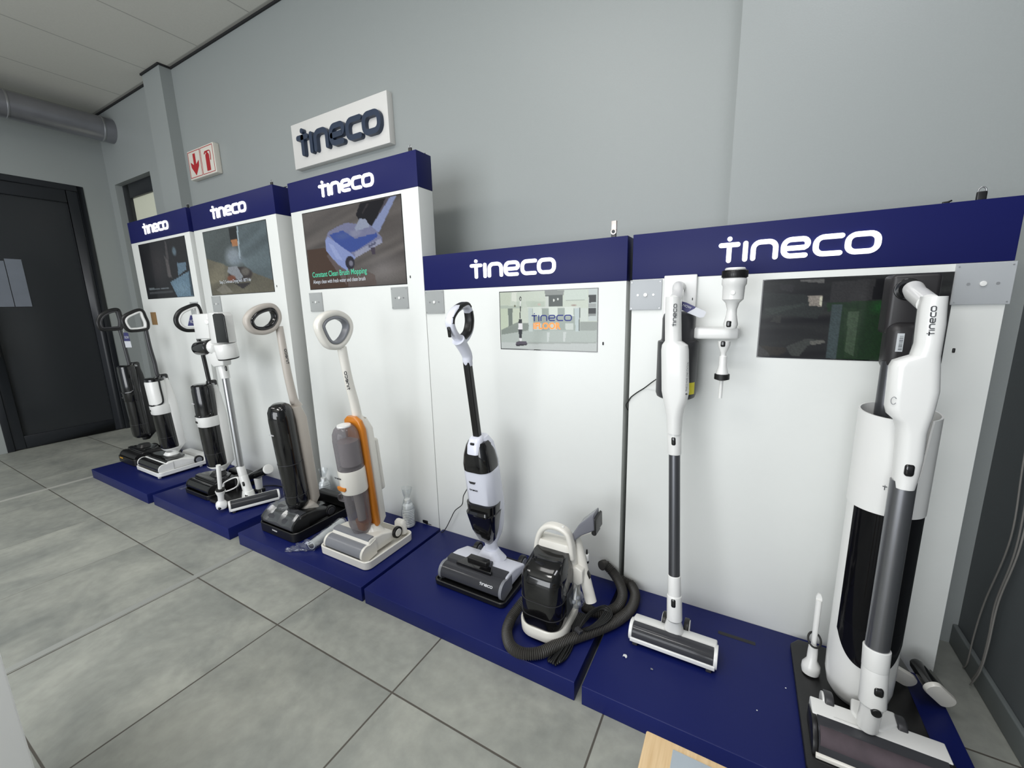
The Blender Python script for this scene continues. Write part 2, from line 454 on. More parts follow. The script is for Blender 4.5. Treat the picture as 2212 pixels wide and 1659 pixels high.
# floor tiles
def tile_mat():
    m = bpy.data.materials.new('grey_stone_floor_tile'); m.use_nodes = True
    nt = m.node_tree; b = nt.nodes['Principled BSDF']; N = nt.nodes.new; K = nt.links.new
    tc = N('ShaderNodeTexCoord'); sep = N('ShaderNodeSeparateXYZ'); K(tc.outputs['Object'], sep.inputs[0])
    def cell(out, off):
        a = N('ShaderNodeMath'); a.operation = 'SUBTRACT'; K(out, a.inputs[0]); a.inputs[1].default_value = off
        d = N('ShaderNodeMath'); d.operation = 'DIVIDE'; K(a.outputs[0], d.inputs[0]); d.inputs[1].default_value = 0.6
        r = N('ShaderNodeMath'); r.operation = 'ROUND'; K(d.outputs[0], r.inputs[0])
        e = N('ShaderNodeMath'); e.operation = 'SUBTRACT'; K(d.outputs[0], e.inputs[0]); K(r.outputs[0], e.inputs[1])
        g = N('ShaderNodeMath'); g.operation = 'ABSOLUTE'; K(e.outputs[0], g.inputs[0])
        fl = N('ShaderNodeMath'); fl.operation = 'FLOOR'; K(d.outputs[0], fl.inputs[0])
        return g.outputs[0], fl.outputs[0]
    gx, fx = cell(sep.outputs[0], -1.9589); gy, fy = cell(sep.outputs[1], -0.7473)
    far = N('ShaderNodeMath'); far.operation = 'LESS_THAN'; K(sep.outputs[0], far.inputs[0]); far.inputs[1].default_value = -1.97
    fm = N('ShaderNodeMath'); fm.operation = 'MULTIPLY_ADD'; K(far.outputs[0], fm.inputs[0]); fm.inputs[1].default_value = 2.2; fm.inputs[2].default_value = 1.0
    gm = N('ShaderNodeMath'); gm.operation = 'MULTIPLY'; K(gx, gm.inputs[0]); K(fm.outputs[0], gm.inputs[1])
    mn = N('ShaderNodeMath'); mn.operation = 'MINIMUM'; K(gm.outputs[0], mn.inputs[0]); K(gy, mn.inputs[1])
    lt = N('ShaderNodeMapRange'); lt.inputs['From Min'].default_value = 0.0035; lt.inputs['From Max'].default_value = 0.0055
    lt.inputs['To Min'].default_value = 1; lt.inputs['To Max'].default_value = 0; K(mn.outputs[0], lt.inputs['Value'])
    cb = N('ShaderNodeCombineXYZ'); K(fx, cb.inputs[0]); K(fy, cb.inputs[1])
    wn = N('ShaderNodeTexWhiteNoise'); wn.noise_dimensions = '3D'; K(cb.outputs[0], wn.inputs[0])
    va = N('ShaderNodeVectorMath'); va.operation = 'SCALE'; K(cb.outputs[0], va.inputs[0]); va.inputs['Scale'].default_value = 7.3
    vb = N('ShaderNodeVectorMath'); vb.operation = 'ADD'; K(tc.outputs['Object'], vb.inputs[0]); K(va.outputs[0], vb.inputs[1])
    n1 = N('ShaderNodeTexNoise'); n1.inputs['Scale'].default_value = 2.6; n1.inputs['Detail'].default_value = 8; n1.inputs['Roughness'].default_value = 0.62
    n1.inputs['Distortion'].default_value = 0.6
    K(vb.outputs[0], n1.inputs['Vector'])
    n2 = N('ShaderNodeTexNoise'); n2.inputs['Scale'].default_value = 26; n2.inputs['Detail'].default_value = 6; K(vb.outputs[0], n2.inputs['Vector'])
    r1 = N('ShaderNodeValToRGB'); r1.color_ramp.elements[0].position = 0.32; r1.color_ramp.elements[1].position = 0.72
    r1.color_ramp.elements[0].color = lin((130, 134, 128)); r1.color_ramp.elements[1].color = lin((171, 173, 161))
    K(n1.outputs['Fac'], r1.inputs[0])
    m1 = N('ShaderNodeMix'); m1.data_type = 'RGBA'; m1.blend_type = 'OVERLAY'; m1.inputs[0].default_value = 0.20
    K(r1.outputs[0], m1.inputs[6]); K(n2.outputs['Fac'], m1.inputs[7])
    hs = N('ShaderNodeHueSaturation'); hs.inputs['Saturation'].default_value = 0.75
    mv = N('ShaderNodeMapRange'); mv.inputs['To Min'].default_value = 0.92; mv.inputs['To Max'].default_value = 1.06
    K(wn.outputs['Value'], mv.inputs['Value']); K(mv.outputs[0], hs.inputs['Value']); K(m1.outputs[2], hs.inputs['Color'])
    m2 = N('ShaderNodeMix'); m2.data_type = 'RGBA'; m2.inputs[7].default_value = lin((84, 80, 74))
    K(lt.outputs[0], m2.inputs[0]); K(hs.outputs[0], m2.inputs[6]); K(m2.outputs[2], b.inputs['Base Color'])
    rr = N('ShaderNodeMapRange'); rr.inputs['To Min'].default_value = 0.42; rr.inputs['To Max'].default_value = 0.60; b.inputs['Specular IOR Level'].default_value = 0.3
    K(n1.outputs['Fac'], rr.inputs['Value']); K(rr.outputs[0], b.inputs['Roughness'])
    bp = N('ShaderNodeBump'); bp.inputs['Strength'].default_value = 0.5; bp.inputs['Distance'].default_value = 0.002; bp.invert = True
    K(lt.outputs[0], bp.inputs['Height']); K(bp.outputs[0], b.inputs['Normal'])
    return m
def ceil_mat():
    m = bpy.data.materials.new('ceiling_panel_board'); m.use_nodes = True
    nt = m.node_tree; b = nt.nodes['Principled BSDF']; N = nt.nodes.new; K = nt.links.new
    tc = N('ShaderNodeTexCoord'); sep = N('ShaderNodeSeparateXYZ'); K(tc.outputs['Object'], sep.inputs[0])
    def dist(out, off, per):
        a = N('ShaderNodeMath'); a.operation = 'SUBTRACT'; K(out, a.inputs[0]); a.inputs[1].default_value = off
        d = N('ShaderNodeMath'); d.operation = 'DIVIDE'; K(a.outputs[0], d.inputs[0]); d.inputs[1].default_value = per
        r = N('ShaderNodeMath'); r.operation = 'ROUND'; K(d.outputs[0], r.inputs[0])
        e = N('ShaderNodeMath'); e.operation = 'SUBTRACT'; K(d.outputs[0], e.inputs[0]); K(r.outputs[0], e.inputs[1])
        g = N('ShaderNodeMath'); g.operation = 'ABSOLUTE'; K(e.outputs[0], g.inputs[0]); return g.outputs[0]
    gx = dist(sep.outputs[0], -2.812, 0.666); gy = dist(sep.outputs[1], -0.95, 1.33)
    mn = N('ShaderNodeMath'); mn.operation = 'MINIMUM'; K(gx, mn.inputs[0]); K(gy, mn.inputs[1])
    lt = N('ShaderNodeMapRange'); lt.inputs['From Min'].default_value = 0.005; lt.inputs['From Max'].default_value = 0.010
    lt.inputs['To Min'].default_value = 0.45; lt.inputs['To Max'].default_value = 0; K(mn.outputs[0], lt.inputs['Value'])
    n2 = N('ShaderNodeTexNoise'); n2.inputs['Scale'].default_value = 90; K(tc.outputs['Object'], n2.inputs['Vector'])
    m1 = N('ShaderNodeMix'); m1.data_type = 'RGBA'; m1.inputs[6].default_value = lin((208, 206, 198)); m1.inputs[7].default_value = lin((218, 216, 208))
    K(n2.outputs['Fac'], m1.inputs[0])
    m2 = N('ShaderNodeMix'); m2.data_type = 'RGBA'; m2.inputs[7].default_value = lin((90, 88, 86))
    K(lt.outputs[0], m2.inputs[0]); K(m1.outputs[2], m2.inputs[6]); K(m2.outputs[2], b.inputs['Base Color'])
    b.inputs['Roughness'].default_value = 0.5
    return m

# ------------------------------------------------------------------ room shell
WY, WY2, XL, XR, ZC = 0.40, 0.30, -5.494, 0.825, 3.07
def struct0(name, mb, m):      # keeps the mesh in world coordinates, for the world-aligned patterns
    me = bpy.data.meshes.new(name); me.from_pydata(mb.v, [], mb.f); me.materials.append(m)
    o = bpy.data.objects.new(name, me); COL.objects.link(o); o['kind'] = 'structure'; return o
mb = MB(); box(mb, -6.6, 1.6, -6.0, 1.3, -0.1, 0.0); struct0('floor', mb, tile_mat())
mb = MB(); box(mb, -6.6, 1.6, -6.0, 1.3, ZC, ZC+0.08); struct0('ceiling', mb, ceil_mat())

# back wall with a doorway near the left corner, the pilaster and the deeper right-hand bay
D2L, D2R, D2T = -5.36, -4.60, 2.425
mb = MB()
box(mb, XL-0.12, D2L, WY, WY+0.12, 0, ZC)
box(mb, D2L, D2R, WY, WY+0.12, D2T, ZC)
box(mb, D2R, 0.037, WY, WY+0.12, 0, ZC)
struct('wall_back', mb, M_wall)
mb = MB(); box(mb, 0.037, XR+0.12, WY2, WY+0.12, 0, ZC); struct('wall_back_bay', mb, M_wall)
mb = MB(); box(mb, -4.246, -3.958, WY-0.08, WY, 0, ZC); struct('trim_1', mb, M_wall)
# left end wall with the big doorway
E0, E1, ET = -0.66, 0.20, 2.38
mb = MB()
box(mb, XL-0.12, XL, E1, WY, 0, ZC)
box(mb, XL-0.12, XL, E0, E1, ET, ZC)
box(mb, XL-0.12, XL, -6.0, E0, 0, ZC)
struct('wall_left', mb, M_wall)
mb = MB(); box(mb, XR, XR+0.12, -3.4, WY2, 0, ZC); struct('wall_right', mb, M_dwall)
mb = MB(); rbox(mb, WF, XR-0.014, XR, -3.4, WY2, 0, 0.075, 0.004); struct('baseboard_right', mb, mat('baseboard_paint', (112, 118, 118), 0.5))
M_gap = mat('shadow_gap_strip', (34, 34, 36), 0.7)
mb = MB()
box(mb, XL, -4.257, WY-0.011, WY, ZC-0.013, ZC); box(mb, -4.257, -3.947, WY-0.091, WY-0.08, ZC-0.013, ZC)
box(mb, -4.257, -4.246, WY-0.08, WY, ZC-0.013, ZC); box(mb, -3.958, -3.947, WY-0.08, WY, ZC-0.013, ZC)
box(mb, -3.947, 0.037, WY-0.011, WY, ZC-0.013, ZC)
struct('trim_2', mb, M_gap)
mb = MB(); box(mb, -1.998, -1.966, -6.0, 0.4, 0.0, 0.0015); struct('trim_3', mb, mat('joint_strip', (150, 152, 148), 0.45))
mb = MB(); box(mb, -4.05, -4.02, -6.0, 0.4, 0.0, 0.0025); struct('trim_4', mb, mat('joint_strip_pale', (176, 176, 170), 0.4))

# rooms beyond the two doors
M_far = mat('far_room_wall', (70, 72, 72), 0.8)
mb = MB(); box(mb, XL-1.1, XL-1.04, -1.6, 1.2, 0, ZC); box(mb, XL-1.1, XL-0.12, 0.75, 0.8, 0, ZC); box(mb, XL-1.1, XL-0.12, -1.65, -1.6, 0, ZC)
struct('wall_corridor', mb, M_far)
mb = MB(); box(mb, D2L-0.3, D2R+0.3, 1.05, 1.1, 0, ZC); box(mb, D2R+0.25, D2R+0.3, WY+0.12, 1.1, 0, ZC)
struct('wall_backroom', mb, mat('backroom_wall', (150, 150, 138), 0.8))

M_frame = mat('black_aluminium_frame', (30, 33, 38), 0.4)
# door_1: glazed door in the left end wall
def slabs(name, lst, m, parent, bevel=0.003):
    mb = MB()
    for a in lst: box(mb, *a)
    return obj(name, mb, m, parent, bevel=bevel)
d1 = bpy.data.objects.new('door_1', None); COL.objects.link(d1); d1.location = (XL, E0, 0); d1['kind'] = 'structure'
x0, x1 = XL-0.06, XL+0.006
slabs('door_frame', [(x0, x1, E0, E0+0.045, 0, ET), (x0, x1, E1-0.045, E1, 0, ET), (x0, x1, E0+.045, E1-.045, ET-0.05, ET)], M_frame, d1)
leaf = slabs('door_leaf', [(x0+.008, x1-.01, E0+.046, E0+0.115, 0.008, ET-.052), (x0+.008, x1-.01, E1-0.125, E1-.046, 0.008, ET-.052),
                           (x0+.008, x1-.01, E0+.115, E1-.125, ET-0.16, ET-.052), (x0+.008, x1-.01, E0+.115, E1-.125, 0.008, 0.12)], M_frame, d1)
M_dglass = clear('tinted_door_glass', (110, 116, 124), (66, 69, 72), 0.55, 0.2)
mb = MB(); box(mb, XL-0.035, XL-0.029, E0+.11, E1-.12, .11, ET-.15); obj('glass_pane', mb, M_dglass, leaf)
mb = MB(); cyl(mb, (XL+.045, E0+.09, 0.85), (XL+.045, E0+.09, 1.25), 0.011); cyl(mb, (XL-.01, E0+.09, 0.9), (XL+.045, E0+.09, 0.9), 0.008); cyl(mb, (XL-.01, E0+.09, 1.2), (XL+.045, E0+.09, 1.2), 0.008)
obj('door_handle', mb, M_black, leaf)
# notices taped to the glass
M_paper = mat('dimmed_notice_paper', (112, 118, 128), 0.7, var=0.12, scale=12)  # pale sheets coloured darker, as if dimmed by the tinted glass
for k, (ya, yb, za, zb) in enumerate(((-0.50, -0.405, 1.27, 1.66), (-0.40, -0.30, 1.27, 1.68))):
    mb = MB(); V = []
    for i in range(9):
        for j in range(5):
            V.append((XL-0.0265+0.003*math.sin(i*1.3+k)*0.5+.001, ya+(yb-ya)*j/4, za+(zb-za)*i/8))
    n0 = len(V); V += [(x-0.0004, y, z) for x, y, z in V]
    F = [(i*5+j, i*5+j+1, i*5+j+6, i*5+j+5) for i in range(8) for j in range(4)]
    F += [tuple(n0+q for q in f[::-1]) for f in F]
    mb.add(V, F)
    tag(obj('paper_notice', mb, M_paper), ['pale paper notice taped on the dark door glass, left sheet of the pair', 'pale paper notice taped on the dark door glass, right sheet of the pair'][k], 'notice', 'paper notices on the glass door')

# door_2: dark framed door in the back wall, mostly behind the first stand
d2 = bpy.data.objects.new('door_2', None); COL.objects.link(d2); d2.location = (D2L, WY, 0); d2['kind'] = 'structure'
y0, y1 = WY+0.055, WY+0.105
slabs('door_frame', [(D2L, D2L+.13, y0, y1, 0, D2T), (D2R-.13, D2R, y0, y1, 0, D2T), (D2L+.13, D2R-.13, y0, y1, D2T-.13, D2T), (D2L+.13, D2R-.13, y0, y1, 0.0, 0.12), (D2L+.13, D2R-.13, y0, y1, 0.95, 1.05)], M_frame, d2)
mb = MB(); box(mb, D2L+.12, D2R-.12, WY+.078, WY+.084, 1.04, D2T-.12); obj('glass_pane', mb, mat('glowing_frosted_pale_glass', (196, 198, 180), 0.5, var=.04, scale=6, emit=0.22), d2)  # weak glow put into the pane so it looks lit from behind
mb = MB(); box(mb, D2L+.12, D2R-.12, WY+.078, WY+.084, .11, 0.96); obj('lower_panel', mb, M_frame, d2)

# the duct along the end wall
dr = thing('ventilation_duct', 'round galvanised metal ventilation duct running under the ceiling by the end wall', 'duct', (-5.19, WY, 2.72))
dz, dx = 2.835, -5.19
M_galv = mat('galvanised_steel', (150, 150, 156), 0.34, metal=0.75, var=0.12, scale=14, bump=0.3)
mb = MB(); cyl(mb, (dx, -5.8, dz-.02), (dx, WY, dz+.03), 0.104, seg=44); obj('duct_pipe', mb, M_galv, dr)
for yy in (-2.6, -1.4, -0.25, 0.33):
    mb = MB(); zc = dz-.02+.05*(yy+5.8)/6.2
    lathe(mb, Fr((dx, yy-.02, zc), (0, 1, .008)), [(.103, 0), (.1085, .004), (.1085, .012), (.103, .016)], 44)
    obj('joint_collar', mb, M_silver, dr)

# wall signs
fs = thing('fire_sign', 'small white two-panel fire extinguisher sign with red arrow on grey wall', 'sign', (-3.63, WY, 2.2))
mb = MB(); rbox(mb, WF, -3.822, -3.435, WY-.045, WY, 2.215, 2.425, .006); obj('sign_box', mb, mat('sign_ivory', (226, 221, 210), .4), fs)
M_red = mat('sign_red', (176, 34, 40), .5)
for k, (xa, xb) in enumerate(((-3.812, -3.632), (-3.622, -3.445))):
    mb = MB()
    for a in ((xa, xb, 2.226, 2.230), (xa, xb, 2.410, 2.414), (xa, xa+.004, 2.226, 2.414), (xb-.004, xb, 2.226, 2.414)):
        box(mb, a[0], a[1], WY-.0465, WY-.0451, a[2], a[3])
    obj('panel_border', mb, M_red, fs)
f = Fr((-3.722, WY-.0452, 2.32))
mb = MB(); prism(mb, [(-.017, .075), (.017, .075), (.017, -.005), (.062, .02), (.055, -.02), (0, -.082), (-.055, -.02), (-.062, .02), (-.017, -.005)], f, 0, -.0014, 'y'); obj('arrow_symbol', mb, M_red, fs)
f = Fr((-3.53, WY-.0452, 2.32))
mb = MB(); prism(mb, [(-.026, -.078), (.026, -.078), (.026, .03), (.018, .042), (.008, .046), (.008, .058), (.03, .062), (-.03, .062), (-.045, .045), (-.04, .04), (-.02, .05), (-.008, .046), (-.018, .042), (-.026, .03)], f, 0, -.0014, 'y')
sweep(mb, smooth([f((0.01, -.001, .058)), f((.04, -.001, .055)), f((.046, -.001, .03)), f((.042, -.001, -.01))], 6), .003)
obj('extinguisher_symbol', mb, M_red, fs)

ls = thing('wall_logo_sign', 'white rectangular board with raised dark navy lettering on grey wall above tallest stand', 'sign', (-2.09, WY, 2.07))
mb = MB(); box(mb, -2.506, -1.663, WY-.042, WY, 2.076, 2.337); obj('sign_board', mb, mat('sign_board_white', (226, 224, 220), .45), ls, bevel=.002)
mb = strokes(MB(), LOGO, lambda x, z, d: (-2.425+x*0.0855, WY-.0415-d, 2.147+z*0.092), 0.33, 0.0, 0.026)
obj('raised_lettering', mb, mat('navy_foam_letter', (34, 50, 74), .45), ls)

# ------------------------------------------------------------------ the five display stands
ZT = 0.066
def raster(nx, ny, base): return np.ones((ny, nx, 3))*np.array(base, float)
def homog(src):
    dst = [(0, 0), (1, 0), (1, 1), (0, 1)]; A = []; B = []
    for (x, y), (u, v) in zip(src, dst):
        A += [[x, y, 1, 0, 0, 0, -u*x, -u*y], [0, 0, 0, x, y, 1, -v*x, -v*y]]; B += [u, v]
    h = np.linalg.solve(np.array(A, float), np.array(B, float)); return np.append(h, 1).reshape(3, 3)
class Pic:
    """a picture painted from flat shapes given in the coordinates of src quad (TL, TR, BR, BL)"""
    def __init__(s, nx, ny, src, base):
        s.nx, s.ny = nx, ny; s.H = homog(src); s.a = raster(nx, ny, base)
        s.U, s.V = np.meshgrid(np.linspace(0, 1, nx), np.linspace(0, 1, ny))
    def m(s, p):
        q = s.H@np.array((p[0], p[1], 1.0)); return q[0]/q[2], q[1]/q[2]
    def poly(s, pts, c, al=1.0):
        P = [s.m(p) for p in pts]; ins = np.zeros(s.U.shape, bool); n = len(P)
        for i in range(n):
            (xa, ya), (xb, yb) = P[i], P[(i+1) % n]
            if abs(yb-ya) < 1e-9: continue
            ins ^= ((ya > s.V) != (yb > s.V)) & (s.U < (xb-xa)*(s.V-ya)/(yb-ya)+xa)
        k = ins[..., None]*al; s.a = s.a*(1-k)+np.array(c, float)*k; return s
    def ell(s, c, rx, ry, col, al=1.0, soft=0.05, ang=0):
        uc, vc = s.m(c); ru = abs(s.m((c[0]+rx, c[1]))[0]-uc); rv = abs(s.m((c[0], c[1]+ry))[1]-vc)
        du, dv = s.U-uc, (s.V-vc)
        ca, sa = math.cos(ang), math.sin(ang)
        d = np.sqrt(((du*ca+dv*sa)/ru)**2+((-du*sa+dv*ca)/rv)**2)
        k = np.clip((1-d)/soft, 0, 1)[..., None]*al; s.a = s.a*(1-k)+np.array(col, float)*k; return s
    def grain(s, amt, fx, fy, ang=0.4):
        t = np.zeros(s.U.shape)
        for i in range(5):
            k = 1+i*.6
            t += np.sin((s.U*math.sin(ang)*fx*.5+s.V*math.cos(ang)*fy*.5)*k+i*1.9+1.5*np.sin(s.U*4+i))/(1+i*.4)
        s.a = s.a*(1+amt*t[..., None]); return s
    def noise(s, amt):
        s.a = s.a*(1+amt*(rng.rand(s.ny, s.nx, 1)-.5)); return s

def screen_mat():
    m = bpy.data.materials.new('lit_screen_picture'); m.use_nodes = True
    nt = m.node_tree; b = nt.nodes['Principled BSDF']
    b.inputs['Base Color'].default_value = (0.010, 0.010, 0.012, 1); b.inputs['Roughness'].default_value = 0.18; b.inputs['Specular IOR Level'].default_value = 0.2
    at = nt.nodes.new('ShaderNodeAttribute'); at.attribute_name = 'picture'
    nt.links.new(at.outputs['Color'], b.inputs['Emission Color']); b.inputs['Emission Strength'].default_value = 0.95
    return m
M_screen = screen_mat()
def picture(name, pic, x0, x1, z0, z1, y, parent):
    nx, ny = pic.nx, pic.ny
    V = [(x0+(x1-x0)*i/(nx-1), y, z1-(z1-z0)*j/(ny-1)) for j in range(ny) for i in range(nx)]
    F = [(j*nx+i, (j+1)*nx+i, (j+1)*nx+i+1, j*nx+i+1) for j in range(ny-1) for i in range(nx-1)]
    off = root_loc(parent)
    me = bpy.data.meshes.new(name); me.from_pydata([(a-off[0], b-off[1], c-off[2]) for a, b, c in V], [], F)
    me.materials.append(M_screen)
    ca = me.color_attributes.new('picture', 'FLOAT_COLOR', 'POINT')
    lum = pic.a.mean(axis=2, keepdims=True); pa = pic.a if nx == 200 else pic.a*.74+lum*.26*np.array((.98, 1.0, .98))
    a = np.clip(pa, 0, 255)/255.0; a = np.where(a <= .04045, a/12.92, ((a+.055)/1.055)**2.4)
    buf = np.ones((ny*nx, 4), np.float32); buf[:, :3] = a.reshape(-1, 3)
    ca.data.foreach_set('color', buf.ravel())
    o = bpy.data.objects.new(name, me); COL.objects.link(o); o.parent = parent; return o

def stand(L, R, h, b, pl, pr, pd, label, notch=True):
    st = thing('display_stand', label, 'display stand', ((L+R)/2, 0, 0), 'white and navy display stands along the wall')
    mb = MB(); box(mb, L, R, 0, 0.097, 0, b); pn = obj('back_panel', mb, M_panel, st, bevel=.0012)
    mb = MB(); box(mb, L-.001, R+.001, -.001, 0.098, b+.0005, h); hd = obj('header', mb, M_navy, st, bevel=.0012)
    mb = MB(); box(mb, pl, pr, pd, -.0005, 0, ZT); pf = obj('platform', mb, M_navyp, st, bevel=.002)
    return st, pn, hd, pf
def hlogo(hd, x, z):
    mb = strokes(MB(), LOGO, lambda a, c, d: (x+a*.0458, -.0011-d, z+c*.0458), 0.30, 0, .006)
    obj('lit_lettering', mb, M_lit, hd)
def plate(st, x0, z0, m, big=True, z1=None):
    z1 = z0+.102 if z1 is None else z1
    mb = MB(); rbox(mb, WF, x0, x0+.106, -.0055, -.0005, z0, z1, .0012); o = obj('price_holder', mb, m, st)
    mb = MB(); cyl(mb, (x0+.053, -.0085, (z0+z1)/2), (x0+.053, -.0052, (z0+z1)/2), .0065, cap=.001)
    obj('mounting_stud', mb, M_white, o)
    for dx, dz_, rr in ((-.026, None, .0035), (.026, None, .0035), (.006, .006, .0018), (.1, .006, .0018), (.006, .094, .0018), (.1, .094, .0018)):
        xc, zc = (x0+.053+dx, (z0+z1)/2) if dz_ is None else (x0+dx, z0+dz_)
        mb = MB(); cyl(mb, (xc, -.0062, zc), (xc, -.0052, zc), rr, seg=12); obj('screw', mb, M_silver, o)
def sensor(pn, x, z):
    mb = MB(); rbox(mb, WF, x-.003, x+.003, -.002, .002, z-.006, z+.006, .002); obj('sensor_window', mb, M_black, pn)
def screen(st, x0, x1, z0, z1, pic, name='video_screen'):
    mb = MB(); box(mb, x0-.003, x1+.003, -.0014, .001, z0-.003, z1+.003); s = obj('screen', mb, M_gblack, st)
    picture('screen_picture', pic, x0, x1, z0, z1, -.0019, s)
    return s

X1 = (-4.1116, -3.195); X2 = (-3.1346, -2.2175); X3 = (-2.0812, -1.1736); X4 = (-1.1701, -.2527); X5 = (-.2327, .6773)
s1, p1, h1, f1 = stand(*X1, 1.872, 1.718, -4.0054, -3.0882, -.5219, 'tall white stand with navy header, farthest left, beside the dark framed door')
s2, p2, h2, f2 = stand(*X2, 1.866, 1.713, -3.0396, -2.1654, -.5098, 'tall white stand with navy header, second from the left, dim grey-green video on screen')
s3, p3, h3, f3 = stand(*X3, 1.848, 1.6994, -2.0741, -1.1665, -.5077, 'tall white stand whose screen shows a blue mop head and green caption')
s4, p4, h4, f4 = stand(*X4, 1.404, 1.253, -1.1493, -.2484, -.5077, 'low white stand with small bright kitchen video screen')
s5, p5, h5, f5 = stand(*X5, 1.404, 1.2548, -.2256, .6768, -.5077, 'low white stand at the right end, small black screen behind silver stick vacuum')
hlogo(h1, -3.853, 1.769); hlogo(h2, -2.879, 1.765); hlogo(h3, -1.824, 1.748); hlogo(h4, -.909, 1.300); hlogo(h5, .034, 1.300)
sensor(p2, -2.292, 1.321); sensor(p3, -1.253, 1.319); sensor(p4, -.333, 1.031); sensor(p5, .600, 1.035)
plate(s1, -3.34, 1.152, M_acry); plate(s2, -3.034, 1.182, M_acry); plate(s3, -1.999, 1.169, M_acry); plate(s3, -1.379, 1.174, M_acry)
plate(s4, -1.168, 1.149, M_acry); plate(s5, -.2385, 1.151, M_acry2); plate(s5, .5765, 1.152, M_acry2)
mb = MB(); box(mb, -4.0, -3.908, -.0016, 0, 1.093, 1.191); obj('adhesive_patch', mb, mat('brown_adhesive', (134, 104, 66), .6, var=.15, scale=30), s1, label='brown square adhesive patch')
# small slot in the right-hand platform top and screw heads
mb = MB(); rbox(mb, WF, .115, .225, -.105, -.09, ZT-.001, ZT+.0006, .0003); obj('cable_slot', mb, M_black, f5)

# screen pictures
pc = Pic(96, 54, [(285, 730), (770, 640), (877, 1268), (397, 1293)], (24, 25, 28))
pc.poly([(285, 730), (400, 710), (500, 1290), (397, 1293)], (8, 10, 12)).ell((500, 950), 120, 260, (46, 42, 44), .8, .8)
pc.poly([(565, 690), (580, 690), (640, 1060), (600, 1060)], (70, 66, 68), .8).poly([(560, 840), (600, 900), (650, 1080), (610, 1070)], (90, 84, 84), .6)
pc.ell((668, 800), 28, 60, (84, 108, 124), .9, .5).poly([(700, 920), (790, 920), (800, 990), (715, 1055)], (86, 118, 142), .9)
pc.poly([(630, 1120), (720, 1070), (840, 1000), (877, 1268), (710, 1280)], (88, 122, 146), .95).ell((760, 1190), 100, 80, (112, 144, 164), .5, .9)
pc.poly([(770, 640), (800, 640), (877, 1268), (850, 1268)], (30, 42, 50), .6).poly([(405, 1186), (520, 1180), (520, 1196), (407, 1204)], (104, 116, 122), .8).poly([(530, 1178), (618, 1172), (618, 1188), (530, 1195)], (110, 120, 128), .8).poly([(412, 1226), (660, 1212), (660, 1226), (414, 1244)], (58, 62, 66), .9).noise(.2)
sc1 = screen(s1, -3.99, -3.271, 1.295, 1.697, pc)
def cap(scr, txt, x, z, size, m, bold=0.0, sx=1.0):
    obj('caption', text_mesh(txt, size, Fr((x, -.0022, z)), .0002, bold, sx), m, scr)
M_cw = mat('screen_text_white', (176, 182, 190), .5, emit=.5)
M_cg = mat('screen_text_green', (62, 160, 128), .5, emit=.55)
M_cn = mat('screen_text_navy', (30, 44, 112), .5, emit=.25)
M_co = mat('screen_text_orange', (240, 132, 62), .5, emit=.65)

pc = Pic(110, 62, [(962, 597), (1628, 470), (1727, 1220), (1073, 1253)], (72, 82, 82))
pc.poly([(1330, 530), (1628, 470), (1727, 1120), (1500, 1030), (1370, 900)], (82, 98, 104)).poly([(1010, 870), (1250, 960), (1500, 1020), (1727, 1110), (1727, 1220), (1073, 1253)], (98, 94, 76))
pc.poly([(1020, 880), (1200, 930), (1200, 1100), (1050, 1140)], (112, 106, 84), .7).grain(.05, 20, 20)
pc.poly([(1240, 545), (1320, 530), (1335, 680), (1265, 720)], (26, 30, 30)).poly([(1265, 680), (1330, 665), (1340, 740), (1280, 745)], (176, 108, 56)).poly([(1322, 530), (1335, 528), (1370, 880), (1355, 880)], (150, 172, 186))
pc.ell((1290, 850), 110, 130, (138, 152, 166), .8, .6).ell((1350, 900), 130, 60, (122, 140, 156), .5, .9)
pc.ell((1365, 1040), 140, 85, (52, 44, 42), 1, .15).poly([(1240, 960), (1330, 950), (1400, 1070), (1350, 1100), (1230, 1010)], (128, 134, 142)).ell((1275, 1080), 55, 40, (128, 62, 34), .9, .4)
pc.ell((1420, 1010), 55, 50, (104, 100, 92), .8, .4).poly([(1300, 1130), (1480, 1130), (1400, 1190)], (44, 40, 40)).poly([(1120, 1200), (1200, 1130), (1290, 1220), (1180, 1245)], (132, 128, 116), .6).noise(.12)
sc2 = screen(s2, -3.024, -2.319, 1.292, 1.692, pc)
cap(sc2, 'Step 2: 5-minute Drying with 185°F Air', -2.905, 1.362, .0285, M_cw, 0, .80)

pc = Pic(150, 85, [(97, 435), (1563, 140), (1650, 1475), (215, 1557)], (92, 86, 82))
pc.grain(.06, 26, 40, .5)
pc.ell((1300, 1250), 420, 300, (140, 134, 134), .6, 1).ell((1300, 560), 300, 300, (84, 76, 72), .5, 1)
pc.poly([(165, 965), (430, 935), (560, 1130), (760, 1330), (780, 1540), (215, 1557)], (74, 50, 34), .95).poly([(760, 1330), (1000, 1250), (1180, 1350), (1200, 1500), (780, 1540)], (92, 72, 64), .6)
pc.poly([(460, 1060), (500, 1020), (740, 1270), (760, 1500), (700, 1430)], (110, 100, 106), .6)
pc.poly([(960, 270), (1385, 185), (1240, 480), (1140, 620), (1090, 610), (950, 540), (895, 440)], (20, 19, 22)).poly([(1060, 280), (1090, 270), (1000, 430), (985, 430)], (60, 54, 56), .8)
pc.poly([(1345, 195), (1410, 180), (1180, 610), (1140, 620)], (76, 70, 80)).poly([(1410, 180), (1500, 165), (1240, 705), (1180, 690), (1110, 645)], (124, 138, 188))
pc.poly([(480, 700), (620, 620), (760, 560), (900, 580), (1110, 600), (1220, 700), (1290, 790), (1290, 860), (940, 1050), (880, 1090), (780, 1050), (600, 900), (440, 820)], (112, 116, 156))
